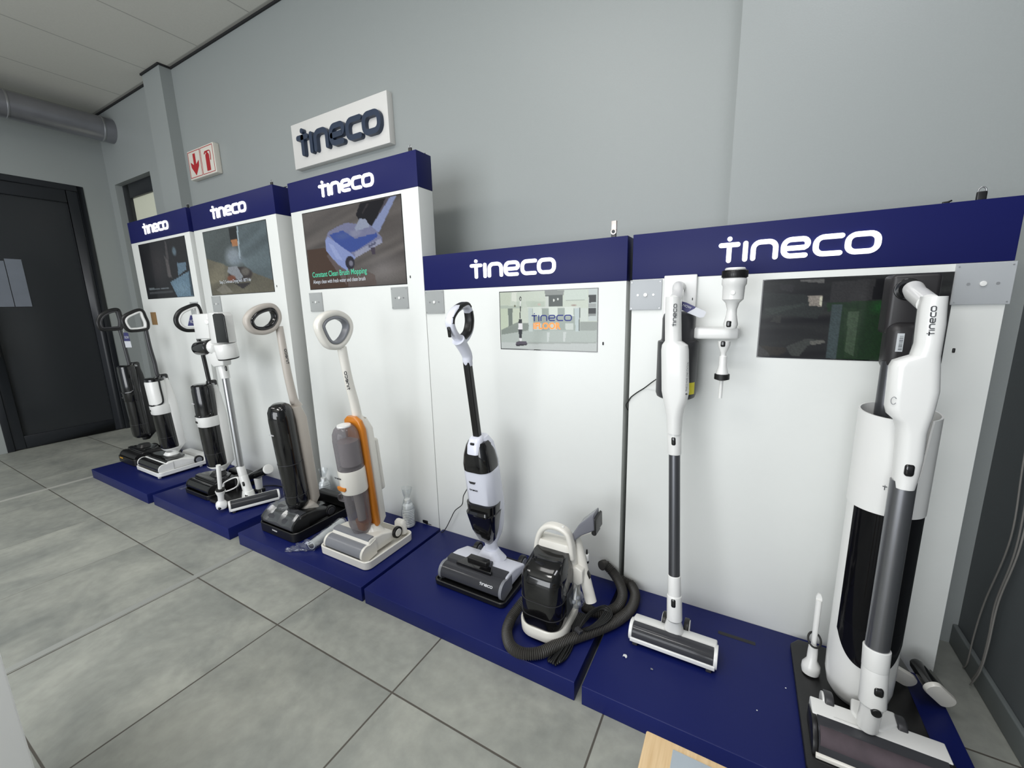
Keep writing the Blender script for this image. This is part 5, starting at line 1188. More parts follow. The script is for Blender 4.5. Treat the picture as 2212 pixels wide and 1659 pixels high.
P = [fr2((.0155*math.cos(t), .021*math.sin(t), 0)) for t in np.linspace(0, 2*math.pi, 28, endpoint=False)]; sweep(mb, P, .0028, closed=True, seg=8); obj('bristle_ring', mb, M_cord, ta)
mb = MB()
# two spare brush heads leaning beside the station, their pale oval ends towards the room
for k, (ctr, back, yc_, lab) in enumerate((((1968, 1508), (1938, 1424), -.150, 'spare dark brush head with pale oval end, nearer the station'), ((2000, 1497), (1950, 1402), -.095, 'spare dark brush head with pale oval end, the front one nearer the right wall'))):
    A = np.array(at_y(*ctr, yc_)); B = np.array(at_y(*back, yc_+.035))
    if k == 0: A = np.array(at_y(*ctr, -.105)); B = np.array(at_y(*back, -.075)); 
    lx = np.array(at_y(ctr[0]+30, ctr[1]+33, yc_))-np.array(at_y(ctr[0]-30, ctr[1]-33, yc_)); lx /= np.linalg.norm(lx)
    zax = np.array((-.30, .95, .22)) if k else np.array((-.28, .92, .20))
    A = A+np.array((0, 0, .020 if k else .016))
    A = A+np.array((0, -.022, 0)) if k else A+np.array((-.012, .0, .012))
    if k == 0: lx = np.array((.80, -.1, -.55))
    t = thing('spare_brush_head', lab, 'vacuum tool', tuple(A-np.array((0, 0, .03))), 'spare brush heads beside the station')
    f_ = Fr(A, zax, lx); tmp = MB(); loft(tmp, f_, [(-.003, 0, 0, .049, .0215, .0215), (.078, 0, 0, .049, .0215, .0215)], n=8)
    vv = np.array(tmp.v); A = A+np.array((.008 if k else -.018, min(0.0, -.004-vv[:, 1].max()), ZT+(.0175 if k == 0 else .002)-vv[:, 2].min())); f_ = Fr(A, zax, lx)
    if k: A = A+np.array((.009, -.010, .006)); f_ = Fr(A, zax, lx)
    mb = MB(); loft(mb, f_, [(-.003, 0, 0, .047, .0195, .0195), (.002, 0, 0, .049, .0215, .0215), (.008, 0, 0, .049, .0215, .0215)], n=8); obj('end_cap', mb, M_ivory, t)
    mb = MB(); loft(mb, f_, [(.008, 0, .001, .045, .018, .018), (.068, 0, .001, .043, .017, .017), (.078, 0, .001, .038, .012, .012)], n=8); obj('brush_housing', mb, M_gblack, t)

# ---- V4: white stick with grey tube on a small dock, second stand
r4 = thing('stick_vacuum', 'white cordless stick vacuum with black display panel and silver tube, on second stand', 'stick vacuum', (-2.31, -.28, ZT))
fh = Fr((-2.309, -.288, ZT), (0, 0, 1), (.40, .92, 0))
h4_ = stick_head(r4, fh, .255, .085, .062, M_white, feet=True)
YB = -.285
B0 = np.array(at_y(536, 1062, YB)); B1 = np.array(at_y(521, 1014, YB)); B2 = np.array(at_y(487, 815, YB+.01)); B3 = np.array(at_y(481, 789, YB+.01))
mb = MB(); loft(mb, WF, [(ZT+.04, B0[0], B0[1], .034, .030, .02), (ZT+.075, B0[0], B0[1], .028, .026, .02), (B0[2]+.01, B0[0], B0[1], .024, .022, .02)]); obj('swivel_neck', mb, M_white, h4_)
mb = MB(); cyl(mb, B0, B0+(B1-B0)*.72, .0250, .0235, cap=.003); cyl(mb, B0+(B1-B0)*.68, B1+(B1-B0)*.15, .0225, .0215, cap=.002); lc = obj('lower_collar', mb, M_white, r4)
mb = MB(); q = B0+(B1-B0)*.42+np.array((.016, -.018, 0)); rbox(mb, Fr(q, B1-B0, (.7, .7, 0)), -.006, .006, -.006, .005, -.014, .014, .006); obj('release_button', mb, M_gblack, lc)
mb = MB(); cyl(mb, B1, B2, .0178, seg=24); obj('tube', mb, M_silver, r4)
mb = MB(); cyl(mb, B2-(B3-B2)*.1, B3+(B3-B2)*.3, .0235, .026, cap=.002); uc = obj('upper_collar', mb, M_white, r4)
mb = MB(); q = np.array(at_y(488, 796, YB-.014)); rbox(mb, Fr(q, B3-B2), -.006, .006, -.004, .005, -.015, .015, .006); obj('release_button', mb, M_gblack, uc)
def ply(pts, Y0): return [(at_y(u, v, Y0)[0], at_y(u, v, Y0)[2]) for u, v in pts]
Q = lambda a, b: (370+a/6.38, 640+b/6.38)
mb = MB(); prism(mb, ply([Q(600, 930), Q(530, 800), Q(600, 760), Q(760, 780), Q(770, 950), Q(640, 970)], YB), WF, YB-.022, YB+.024, 'y'); nk4 = obj('neck_shell', mb, M_white, r4, bevel=.006)
mb = MB(); prism(mb, ply([Q(345, 245), Q(560, 235), Q(585, 585), Q(405, 590)], YB+.01), WF, YB-.015, YB+.05, 'y'); mbx = obj('motor_housing', mb, M_white, r4, bevel=.007)
mb = MB(); ca = np.array(at_y(*Q(500, 355), YB-.016)); cyl(mb, ca+np.array((0, .01, 0)), ca+np.array((.012, -.012, 0)), .014, seg=24, cap=.004); obj('round_boss', mb, M_white, mbx)
mb = MB(); prism(mb, ply([Q(558, 240), Q(590, 222), Q(700, 222), Q(738, 262), Q(800, 640), Q(622, 650)], YB-.02), WF, YB-.045, YB+.02, 'y'); hdl = obj('handle_shell', mb, M_white, r4, bevel=.005)
mb = MB(); prism(mb, ply([Q(570, 255), Q(596, 236), Q(694, 236), Q(722, 268), Q(786, 640), Q(634, 645)], YB-.045), WF, YB-.0475, YB-.04, 'y'); obj('display_panel', mb, M_gblack, hdl, bevel=.002)
ca = np.array(at_y(*Q(765, 750), YB-.02))
mb = MB(); lathe(mb, Fr(ca, (.0, -.10, 1)), [(0, -.040), (.048, -.040), (.0525, -.034), (.0535, .034), (.051, .039), (0, .040)], 32); tkc = obj('battery_cup', mb, M_white, r4)
mb = MB(); lathe(mb, Fr(ca, (.0, -.10, 1)), [(0, -.046), (.047, -.046), (.050, -.043), (.050, -.039), (0, -.038)], 32); obj('cup_rim', mb, M_black, tkc)
ca = np.array(at_y(*Q(600, 700), YB)); cb = np.array(at_y(*Q(400, 715), YB+.01))
mb = MB(); ball(mb, ca, .042, (.75, 1, 1)); obj('cyclone_cone', mb, M_white, r4)
mb = MB(); cyl(mb, ca+(cb-ca)*.2, cb+(cb-ca)*.08, .044, .041, seg=32, cap=.006); obj('dust_cup', mb, M_gblack, r4)

dkk = thing('tool_dock', 'low black tool dock with white bracket between the black washer and stick vacuum', 'tool dock', (-2.49, -.26, ZT))
mb = MB(); rbox(mb, WF, -2.59, -2.400, -.400, -.225, ZT, ZT+.022, .012); obj('dock_base', mb, M_black, dkk)
mb = MB(); cyl(mb, (-2.56, -.25, ZT+.015), (-2.56, -.25, ZT+.12), .012); obj('dock_post', mb, M_black, dkk)
mb = MB()
bp_ = [at_y(u, v, -.30) for u, v in ((483, 1049), (487, 1041), (512, 1031), (513, 1050), (484, 1062))]
band(mb, smooth(bp_, 4, True), .006, .004, side=(0, 1, 0)); obj('white_bracket', mb, M_white, dkk)
tb = thing('crevice_brush', 'white crevice brush tool standing on the black tool dock beside the white stick vacuum', 'vacuum tool', (-2.43, -.36, ZT+.022))
A = np.array(at_z(479, 1096, ZT+.024)); B = np.array(at_y(471.5, 1005, A[1]))
fa = Fr(A, B-A); Lh = np.linalg.norm(B-A)
mb = MB(); lathe(mb, fa, [(0, 0), (.025, 0), (.028, .016), (.026, .032), (.015, .045), (.0155, .075), (.024, .100), (.025, .106), (.012, .108), (0, .109)], 24); obj('tool_body', mb, M_white, tb)
mb = MB(); lathe(mb, fa, [(.010, .108), (.022, .109), (.022, .118), (.009, .120)], 24); obj('bristle_ring', mb, M_cord, tb)
mb = MB(); cyl(mb, fa((0, 0, .11)), fa((0, 0, Lh)), .010, .0115, seg=20); obj('crevice_tip', mb, M_white, tb)
mb = MB(); q = fa((.016, -.018, .010)); ball(mb, q, .009); obj('release_button', mb, M_gblack, tb)
tm = thing('mini_brush_head', 'small dark roller brush with white end on a white post, behind the stick vacuum', 'vacuum tool', (-2.30, -.12, ZT))
A = np.array(at_y(530, 1037, -.175)); B = np.array(at_y(578, 1014, -.175))
mb = MB(); cyl(mb, A, B, .027, seg=28, cap=.003); mr = obj('roller_housing', mb, M_gblack, tm)
mb = MB(); cyl(mb, B, B+(B-A)*.05, .029, seg=28, cap=.003); obj('end_cap', mb, M_white, mr)
C0 = A+(B-A)*.55
mb = MB(); loft(mb, WF, [(ZT+.02, C0[0], C0[1], .020, .018, .018), (C0[2]-.02, C0[0], C0[1], .024, .020, .018)]); obj('neck', mb, M_white, tm)
mb = MB(); rbox(mb, WF, C0[0]-.025, C0[0]+.025, C0[1]-.025, C0[1]+.025, ZT, ZT+.025, .006); obj('stand_foot', mb, M_black, tm)

# ------------------------------------------------------------------ V8: spot cleaner with hose
r8 = thing('spot_cleaner', 'portable white spot cleaner with smoked black tank, carry handle and spray wand', 'spot cleaner', (-.405, -.32, ZT))
xc = -.408
mb = MB(); loft(mb, WF, [(ZT+.012, xc, -.325, .078, .100, .055), (ZT+.016, xc, -.325, .083, .105, .06), (ZT+.050, xc, -.325, .085, .107, .062), (ZT+.056, xc, -.325, .082, .104, .06)], n=8); obj('base_shell', mb, M_ivory, r8)
mb = MB(); loft(mb, WF, [(ZT+.0, xc, -.325, .070, .090, .05), (ZT+.013, xc, -.325, .076, .098, .055)], n=8); obj('base_foot', mb, M_black, r8)
mb = MB(); loft(mb, WF, [(ZT+.05, xc, -.345, .072, .078, .045), (ZT+.060, xc, -.347, .074, .080, .045), (ZT+.210, xc, -.347, .0755, .080, .045), (ZT+.235, xc, -.343, .072, .074, .042), (ZT+.252, xc, -.335, .066, .064, .036), (ZT+.275, xc, -.310, .060, .040, .03)], n=8); tk8 = obj('dirty_water_tank', mb, M_gblack, r8)
mb = MB(); loft(mb, WF, [(ZT+.095, xc, -.3475, .0762, .0806, .045), (ZT+.097, xc, -.3475, .0762, .0806, .045)], n=8); loft(mb, WF, [(ZT+.150, xc, -.3475, .0764, .0808, .045), (ZT+.152, xc, -.3475, .0764, .0808, .045)], n=8); obj('tank_seam', mb, M_dgrey, tk8)
mb = MB(); box(mb, xc+.0757, xc+.0764, -.36, -.30, ZT+.075, ZT+.165); obj('spec_label', mb, mat('dark_label', (70, 72, 76), .5), tk8)
mb = MB(); loft(mb, WF, [(ZT+.05, xc+.004, -.262, .080, .040, .03), (ZT+.22, xc+.004, -.262, .080, .036, .03), (ZT+.285, xc+.002, -.270, .070, .032, .026), (ZT+.300, xc, -.272, .064, .026, .022)], n=6); bk8 = obj('rear_body', mb, M_ivory, r8)
hp8 = [at_y(u, v, -.285) for u, v in ((1160, 1196), (1163, 1165), (1171, 1144), (1186, 1135), (1208, 1139), (1226, 1152), (1234, 1175), (1237, 1205))]
mb = MB(); band(mb, smooth(hp8, 6), .017, .0095, side=(0, 1, 0), closed=False); obj('carry_handle', mb, M_ivory, r8)
mb = MB(); ca = at_y(1212, 1146, -.30); ball(mb, (ca[0], -.285, ca[2]+.006), .006, (1, 1, .5)); obj('power_button', mb, M_white, r8)
W0 = np.array(at_y(1246, 1170, -.245)); W1 = np.array(at_y(1277, 1300, -.275))
mb = MB(); sweep(mb, smooth([W0+np.array((-.008, 0, .01)), W0, (W0+W1)/2+np.array((-.002, 0, 0)), W1], 8), .0165, .018, side=(0, 1, 0), taper=lambda t: .80+.30*math.sin(min(1, t*1.15)*math.pi*.55)); wnd = obj('spray_wand', mb, M_ivory, r8)
mb = MB(); P = [at_y(u, v, -.245) for u, v in ((1243, 1160), (1262, 1152), (1284, 1146))]; sweep(mb, smooth(P, 5), .012, .006, side=(0, 1, 0)); obj('nozzle_spine', mb, M_ivory, wnd)
mb = MB(); prism(mb, ply([(1236, 1163), (1242, 1146), (1256, 1126), (1288, 1102), (1291, 1138), (1262, 1149), (1248, 1160)], -.245), WF, -.275, -.215, 'y'); nz8 = obj('spray_nozzle', mb, clear('grey_nozzle', (150, 150, 158), (124, 125, 134), .75, .15), wnd, bevel=.006)
mb = MB(); prism(mb, ply([(1289.5, 1111), (1294, 1114), (1294.5, 1143), (1291, 1143)], -.245), WF, -.280, -.210, 'y'); obj('squeegee', mb, M_black, nz8, bevel=.002)
mb = MB(); ca = np.array(at_y(1287, 1146, -.245)); cyl(mb, ca+np.array((0, -.02, 0)), ca+np.array((0, .02, 0)), .009); obj('spray_jet', mb, M_black, nz8)
mb = MB(); prism(mb, ply([(1231, 1224), (1246, 1222), (1260, 1232), (1260, 1258), (1250, 1262), (1231, 1250)], -.285), WF, -.295, -.262, 'y'); obj('wand_clip', mb, M_ivory, r8, bevel=.004)
mb = MB(); prism(mb, ply([(1270, 1232), (1276, 1245), (1274, 1253), (1268, 1246)], -.262), WF, -.27, -.255, 'y'); obj('trigger', mb, M_black, wnd, bevel=.002)
mb = MB(); ca = np.array(at_y(1267.5, 1204, -.235)); cyl(mb, ca+np.array((0, 0, -.012)), ca+np.array((0, 0, .014)), .0078, cap=.002); bt = obj('detergent_cap', mb, M_white, r8)
mb = MB(); cyl(mb, ca+np.array((0, 0, .014)), ca+np.array((0, 0, .030)), .004, .003); cyl(mb, ca+np.array((0, 0, -.020)), ca+np.array((0, 0, -.012)), .0078); obj('cap_collar', mb, M_black, bt)
# corrugated hose
def hose(mb, pts, r, pitch=.0062, depth=.10, seg=20):
    P = smooth(pts, 14); P = [np.array((a, min(b, -.0225), c)) for a, b, c in P]; D = [0.]
    for a, b in zip(P, P[1:]): D.append(D[-1]+np.linalg.norm(b-a))
    Lh = D[-1]; n = int(Lh/pitch*6); A = np.array(P); t = np.linspace(0, Lh, n)
    Q_ = np.stack([np.interp(t, D, A[:, i]) for i in range(3)], 1)
    return sweep(mb, Q_, r, seg=seg, taper=lambda s: 1+depth*math.sin(2*math.pi*s*Lh/pitch))
zz = ZT+.0200
pa_ = [(1133, 1296, .135), (1120, 1312, .115), (1104, 1336, .095), (1095, 1365, zz), (1103, 1395, zz), (1128, 1411, zz), (1165, 1410, zz), (1200, 1395, zz), (1240, 1378, zz), (1285, 1362, zz), (1330, 1342, zz), (1362, 1316, zz), (1372, 1286, zz), (1362, 1262, zz+.004), (1345, 1246, zz+.012), (1330, 1236, zz+.02)]
mb = MB(); hose(mb, [at_z(*p) for p in pa_], .0172); obj('hose', mb, M_rubber, r8)
pb_ = [(1299, 1222, .150), (1308, 1220, .145), (1322, 1234, .125), (1338, 1258, zz+.024), (1345, 1285, zz+.012), (1334, 1310, zz+.005), (1310, 1322, zz+.002), (1283, 1322, zz+.002), (1262, 1310, zz+.004)]
mb = MB(); hose(mb, [at_z(*p) for p in pb_], .0172); obj('hose', mb, M_rubber, r8)
# tied mains lead
for k in range(7):
    o1 = (k-3)*3.2; zt = ZT+.0075+.004*(k % 3)
    pts = [at_z(1256+o1*1.2, 1322+k, ZT+.03), at_z(1245+o1, 1345, ZT+.028), at_z(1240+o1*.4, 1368, ZT+.03), at_z(1222+o1*1.4, 1398, zt), at_z(1206+o1*1.9, 1425+abs(o1)*-.6, zt), at_z(1200+o1*1.6, 1436-abs(o1)*.9, zt), at_z(1203+o1*1.2, 1424, zt+.003), at_z(1224+o1*.7, 1392, zt+.006), at_z(1244+o1*.3, 1366, ZT+.036)]
    mb = MB(); sweep(mb, smooth(pts, 8), .0036, seg=8); obj('mains_lead', mb, M_cord, r8)
for k in range(6):
    o1 = k*4
    pts = [at_z(1244, 1368, ZT+.034), at_z(1262+o1*.4, 1345-o1, ZT+.050+.004*k), at_z(1285+o1*1.1, 1322-o1*.7, ZT+.052), at_z(1306+o1*.8, 1318+o1*.5, ZT+.046), at_z(1290+o1*.7, 1342+o1*.3, ZT+.044), at_z(1262+o1*.3, 1362, ZT+.044)]
    mb = MB(); sweep(mb, smooth(pts, 8), .0024 if k % 2 else .0032, seg=8); obj('mains_lead', mb, M_cord, r8)
mb = MB(); q = at_z(1250, 1362, ZT+.045); rbox(mb, Fr(q, (.2, .2, 1), (1, -.4, 0)), -.012, .012, -.009, .009, -.006, .006, .002); obj('cord_clip', mb, M_dgrey, r8)

def crumple(mb, c, rad, n=22, m=14, amt=.22, seed=1, flat=0.0):
    R = np.random.RandomState(seed); ph = R.rand(10, 4)*6.28; V = []; F = []
    for i in range(m+1):
        th = math.pi*i/m
        for j in range(n):
            a = 2*math.pi*j/n; k = 1+sum(amt/(q+1)*math.sin((q+2)*a+ph[q, 0]+math.cos(th*(q+1)+ph[q, 1])*2) for q in range(5))
            k += (R.rand()-.5)*amt*.5
            V.append((c[0]+rad[0]*k*math.sin(th)*math.cos(a), c[1]+rad[1]*k*math.sin(th)*math.sin(a), max(c[2]+rad[2]*k*math.cos(th), c[2]-rad[2]*(1-flat))))
    for i in range(m):
        for j in range(n): F.append((i*n+j, (i+1)*n+j, (i+1)*n+(j+1) % n, i*n+(j+1) % n))
    return mb.add(V, F)
q = at_y(1246, 1290, -.345)
bg = thing('parts_bag', 'small clear plastic bag of fittings tied under the spray wand clip', 'plastic bag', (q[0], q[1], q[2]-.04))
mb = MB(); lathe(mb, Fr((q[0], q[1], q[2]-.032)), [(.002, 0), (.018, .002), (.026, .014), (.025, .030), (.017, .048), (.008, .062), (.005, .072)], 18); obj('bag_film', mb, M_bag, bg)
for k in range(3):
    mb = MB(); ball(mb, (q[0]+(-.010, .009, .002)[k], q[1]+(.0, -.002, .006)[k], q[2]+(-.022, -.020, -.006)[k]), .0075); obj('fitting', mb, M_grey, bg)

# cords
def cord(pts, r, label, m=None, group=None, name='power_cord', cat='cord', parent=None):
    mb = MB(); sweep(mb, smooth(pts, 10), r, seg=8)
    if parent: return obj(name, mb, m or M_cord, parent)
    return tag(obj(name, mb, m or M_cord), label, cat, group)
cord([at_y(1011, 1046, -.155), at_y(1009, 1056, -.10), at_y(1001, 1072, -.06), at_y(998, 1090, -.04), at_y(983, 1103, -.03), at_y(974, 1120, -.03), at_y(965, 1138, -.03), at_z(958, 1148, ZT+.005), at_z(953, 1150, ZT+.005)], .0021, 'thin black cord from the white and smoked-grey washer down to the platform', parent=r7)
cord([at_y(1421, 817, -.075), at_y(1408, 826, -.04), at_y(1392, 838, -.006), at_y(1376, 848, -.005), at_y(1363, 858, -.005), at_y(1358, 866, -.004), (-.243, .004, at_y(1356, 876, 0)[2]), (-.243, .03, at_y(1355, 890, 0)[2])], .0020, 'thin black cord from the hanging stick vacuum to the gap between stands', parent=r9)
cord([at_z(700, 1060, ZT+.003), at_z(722, 1071, ZT+.003), at_z(752, 1078, ZT+.003), at_z(800, 1092, ZT+.003), at_z(850, 1106, ZT+.003), at_z(890, 1118, ZT+.003), at_z(930, 1133, ZT+.003), at_z(943, 1131, ZT+.003)], .0026, 'black cord lying along the back of the third platform', parent=r5)
cord([at_z(562, 1052, ZT+.003), at_z(578, 1049, ZT+.003), at_z(596, 1049, ZT+.003), at_z(614, 1053, ZT+.003), at_z(628, 1061, ZT+.003)], .0028, 'black cord lying on the second platform behind the white stick vacuum', parent=dkk)
q = np.array(at_z(921, 1129, ZT))
mb = MB(); rbox(mb, Fr(q, (0, 0, 1), (1, -.15, 0)), -.030, .022, -.012, .012, 0, .020, .004); tag(obj('power_adapter', mb, M_black), 'black power adapter block on the third platform behind the wrapped bottle', 'adapter')

# right wall: hanging cords
for k, (pts, lab) in enumerate(((((2262, 700), (2212, 990), (2183, 1163), (2127, 1300), (2104, 1372), (2090, 1430), (2074, 1475)), 'pale thin cord hanging at the right wall, leftmost of the three'),
                  (((2290, 700), (2232, 990), (2196, 1180), (2151, 1300), (2136, 1372), (2119, 1437), (2099, 1468)), 'pale thin cord hanging at the right wall, middle of the three'),
                  (((2310, 700), (2246, 990), (2204, 1180), (2157, 1300), (2134, 1397), (2117, 1450), (2096, 1480)), 'pale thin cord hanging at the right wall, rightmost of the three'))):
    P = [at_x(u, v, XR-.016-.007*k) for u, v in pts]; P = [(a, b, max(c, .004)) for a, b, c in P]
    P = [(P[0][0], P[0][1], 2.2)]+P
    cord(P, .0022, lab, mat('grey_cord', (118, 116, 112), .6), 'cords hanging at the right wall', 'hanging_cord')

# bottles in clear bags
def bottle(u, v, h, label):
    q = np.array(at_z(u, v, ZT)); q = q if q[1] < -.05 else np.array(at_y(u, v-14, -.052)); q = (q[0], q[1], ZT); t = thing('cleaning_bottle', label, 'bottle', q, 'bottles wrapped in clear bags')
    f_ = Fr(q); r = .030
    mb = MB(); prof = [(0, .002), (r-.004, .002), (r, .007)]
    for i in range(9): z_ = .02+i*(h*.62-.02)/9; prof += [(r, z_), (r-.0022, z_+.005)]
    prof += [(r, h*.64), (r*.85, h*.73), (r*.42, h*.78), (r*.42, h*.81)]
    lathe(mb, f_, prof, 28); obj('bottle_body', mb, mat('bottle_white', (226, 228, 228), .3), t)
    mb = MB(); cyl(mb, f_((0, 0, h*.80)), f_((0, 0, h*.92)), r*.52, cap=.002); obj('bottle_cap', mb, M_white, t)
    mb = MB(); n = 26; R = np.random.RandomState(int(u)); V = []; F = []; m = 12
    for i in range(m+1):
        z_ = h*1.28*i/m; env = 1.22 if z_ < h*.66 else (1.22-.75*(z_-h*.66)/(h*.30) if z_ < h*.94 else .45+.55*(z_-h*.94)/(h*.34))
        for j in range(n):
            a = 2*math.pi*j/n; k = env*r*(1+.10*math.sin(3*a+i)+.10*(R.rand()-.5))
            V.append(f_((k*math.cos(a), k*math.sin(a)*.8, max(.0008, z_+.004*(R.rand()-.5)))))
    for i in range(m):
        for j in range(n): F.append((i*n+j, i*n+(j+1) % n, (i+1)*n+(j+1) % n, (i+1)*n+j))
    mb.add(V, F); obj('bag_film', mb, M_bag, t)
bottle(884, 1136, .165, 'white bottle in clear bag standing right of the orange and ivory washer')
bottle(701, 1064, .150, 'white bottle in clear bag half hidden behind the warm grey washer')

# wrapped spare roller on the third platform
A = np.array(at_z(672, 1178, ZT+.026)); B = np.array(at_z(752, 1118, ZT+.026))
t = thing('wrapped_roller', 'pale roller tube in crumpled clear bag between the black dock and ivory tray', 'roller', tuple(np.append(((A+B)/2)[:2], ZT)))
mb = MB(); cyl(mb, A, A+(B-A)*.82, .020, seg=28); rr_ = obj('roller_tube', mb, mat('pale_roller', (202, 205, 207), .6, var=.1, scale=300), t)
mb = MB(); cyl(mb, A+(A-B)*.004, A+(B-A)*.01, .016, seg=24); obj('tube_core', mb, M_dgrey, rr_)
mb = MB(); n = 24; R = np.random.RandomState(5); V = []; F = []; m = 26; dv = (B-A)/np.linalg.norm(B-A); T = np.array(at_z(618, 1190, ZT+.006))
for i in range(m+1):
    s = i/m
    if s < .38: c = T+(A-T)*(s/.38); rad = .008+.018*(s/.38)+.006*math.sin(s*60)
    else: c = A+(B-A)*((s-.38)/.62)*.84; rad = .0235
    side = np.cross(dv, (0, 0, 1)); side /= np.linalg.norm(side)
    for j in range(n):
        a = 2*math.pi*j/n; k = rad*(1+.22*(R.rand()-.5)+.10*math.sin(4*a+i*.8)); p = c+side*k*1.35*math.cos(a)+np.array((0, 0, 1))*k*math.sin(a)
        V.append((p[0], p[1], max(p[2], ZT+.0008)))
for i in range(m):
    for j in range(n): F.append((i*n+j, i*n+(j+1) % n, (i+1)*n+(j+1) % n, (i+1)*n+j))
mb.add(V, F); obj('bag_film', mb, M_bag, t, angle=20)

# loose film over the black heads
def film(name_parent, x0, x1, y0, y1, zf, seed, label=None):
    R = np.random.RandomState(seed); nx, ny = 16, 11; V = []
    for j in range(ny+1):
        for i in range(nx+1):
            x_ = x0+(x1-x0)*i/nx; y_ = y0+(y1-y0)*j/ny
            V.append((x_+.004*(R.rand()-.5), y_+.004*(R.rand()-.5), zf(x_, y_)+.003*R.rand()))
    mb = MB(); mb.add(V, [(j*(nx+1)+i, j*(nx+1)+i+1, (j+1)*(nx+1)+i+1, (j+1)*(nx+1)+i) for j in range(ny) for i in range(nx)])
    obj('plastic_film', mb, film_mat('thin_film', .04, .35), name_parent, angle=12)
film(r5, -1.985, -1.73, -.435, -.24, lambda a, b: ZT+.118+.004*math.sin(a*60)-(max(0, -.385-b)*.9), 3)
for o in list(COL.objects):
    if o.type == 'EMPTY' and o.name.startswith('floor_washer') and abs(o.location.x+2.742) < .01:
        film(o, -2.975, -2.885, -.395, -.20, lambda a, b: ZT+.006+max(0, (a+2.94))*.9, 9)

# paper scraps on the right platform
for k, (u, v, s, lab) in enumerate(((1350, 1418, .008, 'small white paper scrap on the navy platform in front of the floor head'), (1408, 1446, .005, 'tiny grey paper scrap on navy platform, nearer its front edge'), (1635, 1535, .0022, 'tiny white speck near the front edge of the right platform'), (1697, 1487, .0022, 'tiny white speck on platform beside the black station base'))):
    q = np.array(at_z(u, v, ZT)); R = np.random.RandomState(k); mb = MB(); n = 7
    P = [(q[0]+s*(.6+.5*R.rand())*math.cos(6.28*i/n), q[1]+s*(.5+.6*R.rand())*math.sin(6.28*i/n), ZT+.0005+s*.5*R.rand()*(i % 2)) for i in range(n)]
    mb.add(P+[(a, b, c+.0006) for a, b, c in P], [tuple(range(n))[::-1], tuple(range(n, 2*n))]+[(i, (i+1) % n, n+(i+1) % n, n+i) for i in range(n)])
    tag(obj('paper_scrap', mb, mat('scrap_white', (226, 228, 230), .7) if k != 1 else M_grey), lab, 'paper scrap')

# hang tags
M_tagn = mat('tag_navy', (52, 52, 104), .5); M_tagw = mat('tag_white', (208, 210, 216), .5)
def hang_tag(name, quads, Y, label, txt=None):
    a = [at_y(u, v, Y) for q, _ in quads for u, v in q]
    t = thing('price_tag', label, 'tag', (a[0][0], Y, min(p[2] for p in a)))
    for k, (q, m) in enumerate(quads):
        pts = [(at_y(u, v, Y)[0], at_y(u, v, Y)[2]) for u, v in q]
        mb = MB(); prism(mb, pts, WF, Y-.0008-.0004*k, Y+.0004-.0004*k, 'y'); o = obj('tag_card', mb, m, t)
    if txt:
        for body, u, v, size, rot, m in txt:
            p = at_y(u, v, Y-.0016-.0004*len(quads)); f_ = Fr(p); c, s = math.cos(rot), math.sin(rot); f_.x = np.array((c, 0, s)); f_.z = np.array((-s, 0, c))
            obj('tag_text', text_mesh(body, size, f_, .0, .0), m, t)
    mb = MB(); h_ = quads[0][0][0]; p = np.array(at_y(h_[0], h_[1], Y)); sweep(mb, [p+np.array((.001, 0, -.002)), p+np.array((.002, .004, .02)), p+np.array((.002, .006, .035))], .0008, seg=6); obj('tag_string', mb, M_white, t)
    return t
C1 = lambda a, b: (200+a/7.54, 640+b/7.54)
hang_tag('a', [([C1(505, 590), C1(575, 595), C1(612, 728), C1(515, 728)], M_tagn), ([C1(518, 732), C1(618, 732), C1(642, 832), C1(545, 835)], M_tagw)], -.262, 'navy and white hang tag below the handle of the far-left black washer', [('NOW', *C1(522, 690), .028, 0, M_tagw)])
hang_tag('b', [([Q(262, 262), Q(345, 262), Q(352, 405), Q(230, 408)], M_tagn)], -.235, 'navy hang tag inside the handle loop of the black-headed washer', [('NOW', *Q(258, 370), .030, 0, M_tagw)])
C9 = lambda a, b: (1400+a/5.03, 570+b/5.03)
hang_tag('c', [([C9(368, 408), C9(415, 420), C9(540, 478), C9(500, 545), C9(440, 535), C9(366, 500)], M_tagn), ([C9(520, 470), C9(620, 512), C9(632, 530), C9(606, 578), C9(560, 585), C9(424, 530), C9(455, 512), C9(505, 486)], M_tagw)], -.12, 'navy and white hang tag beside the handle of the hanging stick vacuum', [('NOW', *C9(372, 455), .010, -.42, M_tagw)])

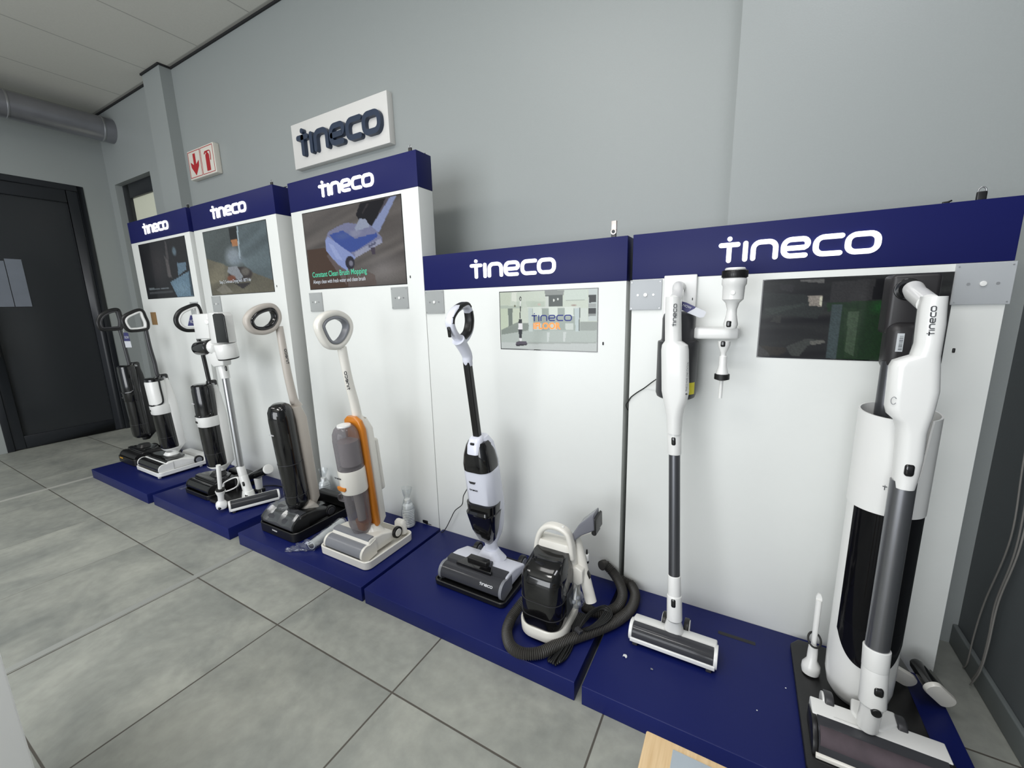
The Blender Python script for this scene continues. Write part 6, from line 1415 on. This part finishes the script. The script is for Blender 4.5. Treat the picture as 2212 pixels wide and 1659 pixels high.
# ------------------------------------------------------------------ foreground
M_wood = bpy.data.materials.new('pale_oak'); M_wood.use_nodes = True
nt = M_wood.node_tree; b_ = nt.nodes['Principled BSDF']; tc = nt.nodes.new('ShaderNodeTexCoord'); mp = nt.nodes.new('ShaderNodeMapping'); mp.inputs['Scale'].default_value = (60, 3, 60)
nz = nt.nodes.new('ShaderNodeTexNoise'); nz.inputs['Scale'].default_value = 2.0; nz.inputs['Detail'].default_value = 8; cr = nt.nodes.new('ShaderNodeValToRGB')
cr.color_ramp.elements[0].color = lin((206, 172, 124)); cr.color_ramp.elements[1].color = lin((232, 204, 162)); cr.color_ramp.elements[0].position = .3; cr.color_ramp.elements[1].position = .7
nt.links.new(tc.outputs['Object'], mp.inputs[0]); nt.links.new(mp.outputs[0], nz.inputs['Vector']); nt.links.new(nz.outputs['Fac'], cr.inputs[0]); nt.links.new(cr.outputs[0], b_.inputs['Base Color']); b_.inputs['Roughness'].default_value = .5
tbx = thing('side_table', 'pale wooden table top with inset grey sheet at the bottom edge of the photo', 'table', (.22, -1.05, 0))
hx_, hy_, hz_ = (.023, .46), (-1.26, -.876), .45
mb = MB(); rbox(mb, WF, hx_[0], hx_[1], hy_[0], hy_[1], hz_-.018, hz_, .003); tt = obj('table_top', mb, M_wood, tbx)
mb = MB(); rbox(mb, WF, hx_[0]+.045, hx_[1]-.045, hy_[0]+.012, hy_[1]-.013, hz_-.001, hz_+.0012, .0008); obj('inset_sheet', mb, mat('blue_grey_sheet', (168, 178, 186), .5, var=.04, scale=40), tt)
for a in (hx_[0]+.03, hx_[1]-.03):
    for b in (hy_[0]+.03, hy_[1]-.03):
        mb = MB(); cyl(mb, (a, b, 0), (a, b, hz_-.016), .011, .015); obj('leg', mb, M_wood, tbx)
pt = thing('display_plinth', 'plain white plinth corner at the bottom left of the photo', 'plinth', (-1.2, -1.62, 0))
mb = MB(); box(mb, -1.42, -.975, -1.85, -1.40, .04, .70); obj('plinth_box', mb, mat('bright_white_paint', (248, 248, 246), .5), pt, bevel=.003)
mb = MB(); box(mb, -1.43, -.970, -1.86, -1.395, .70, .725); obj('plinth_top', mb, M_panel, pt, bevel=.002)
mb = MB(); box(mb, -1.40, -.995, -1.83, -1.42, 0, .04); obj('plinth_base', mb, M_dgrey, pt)
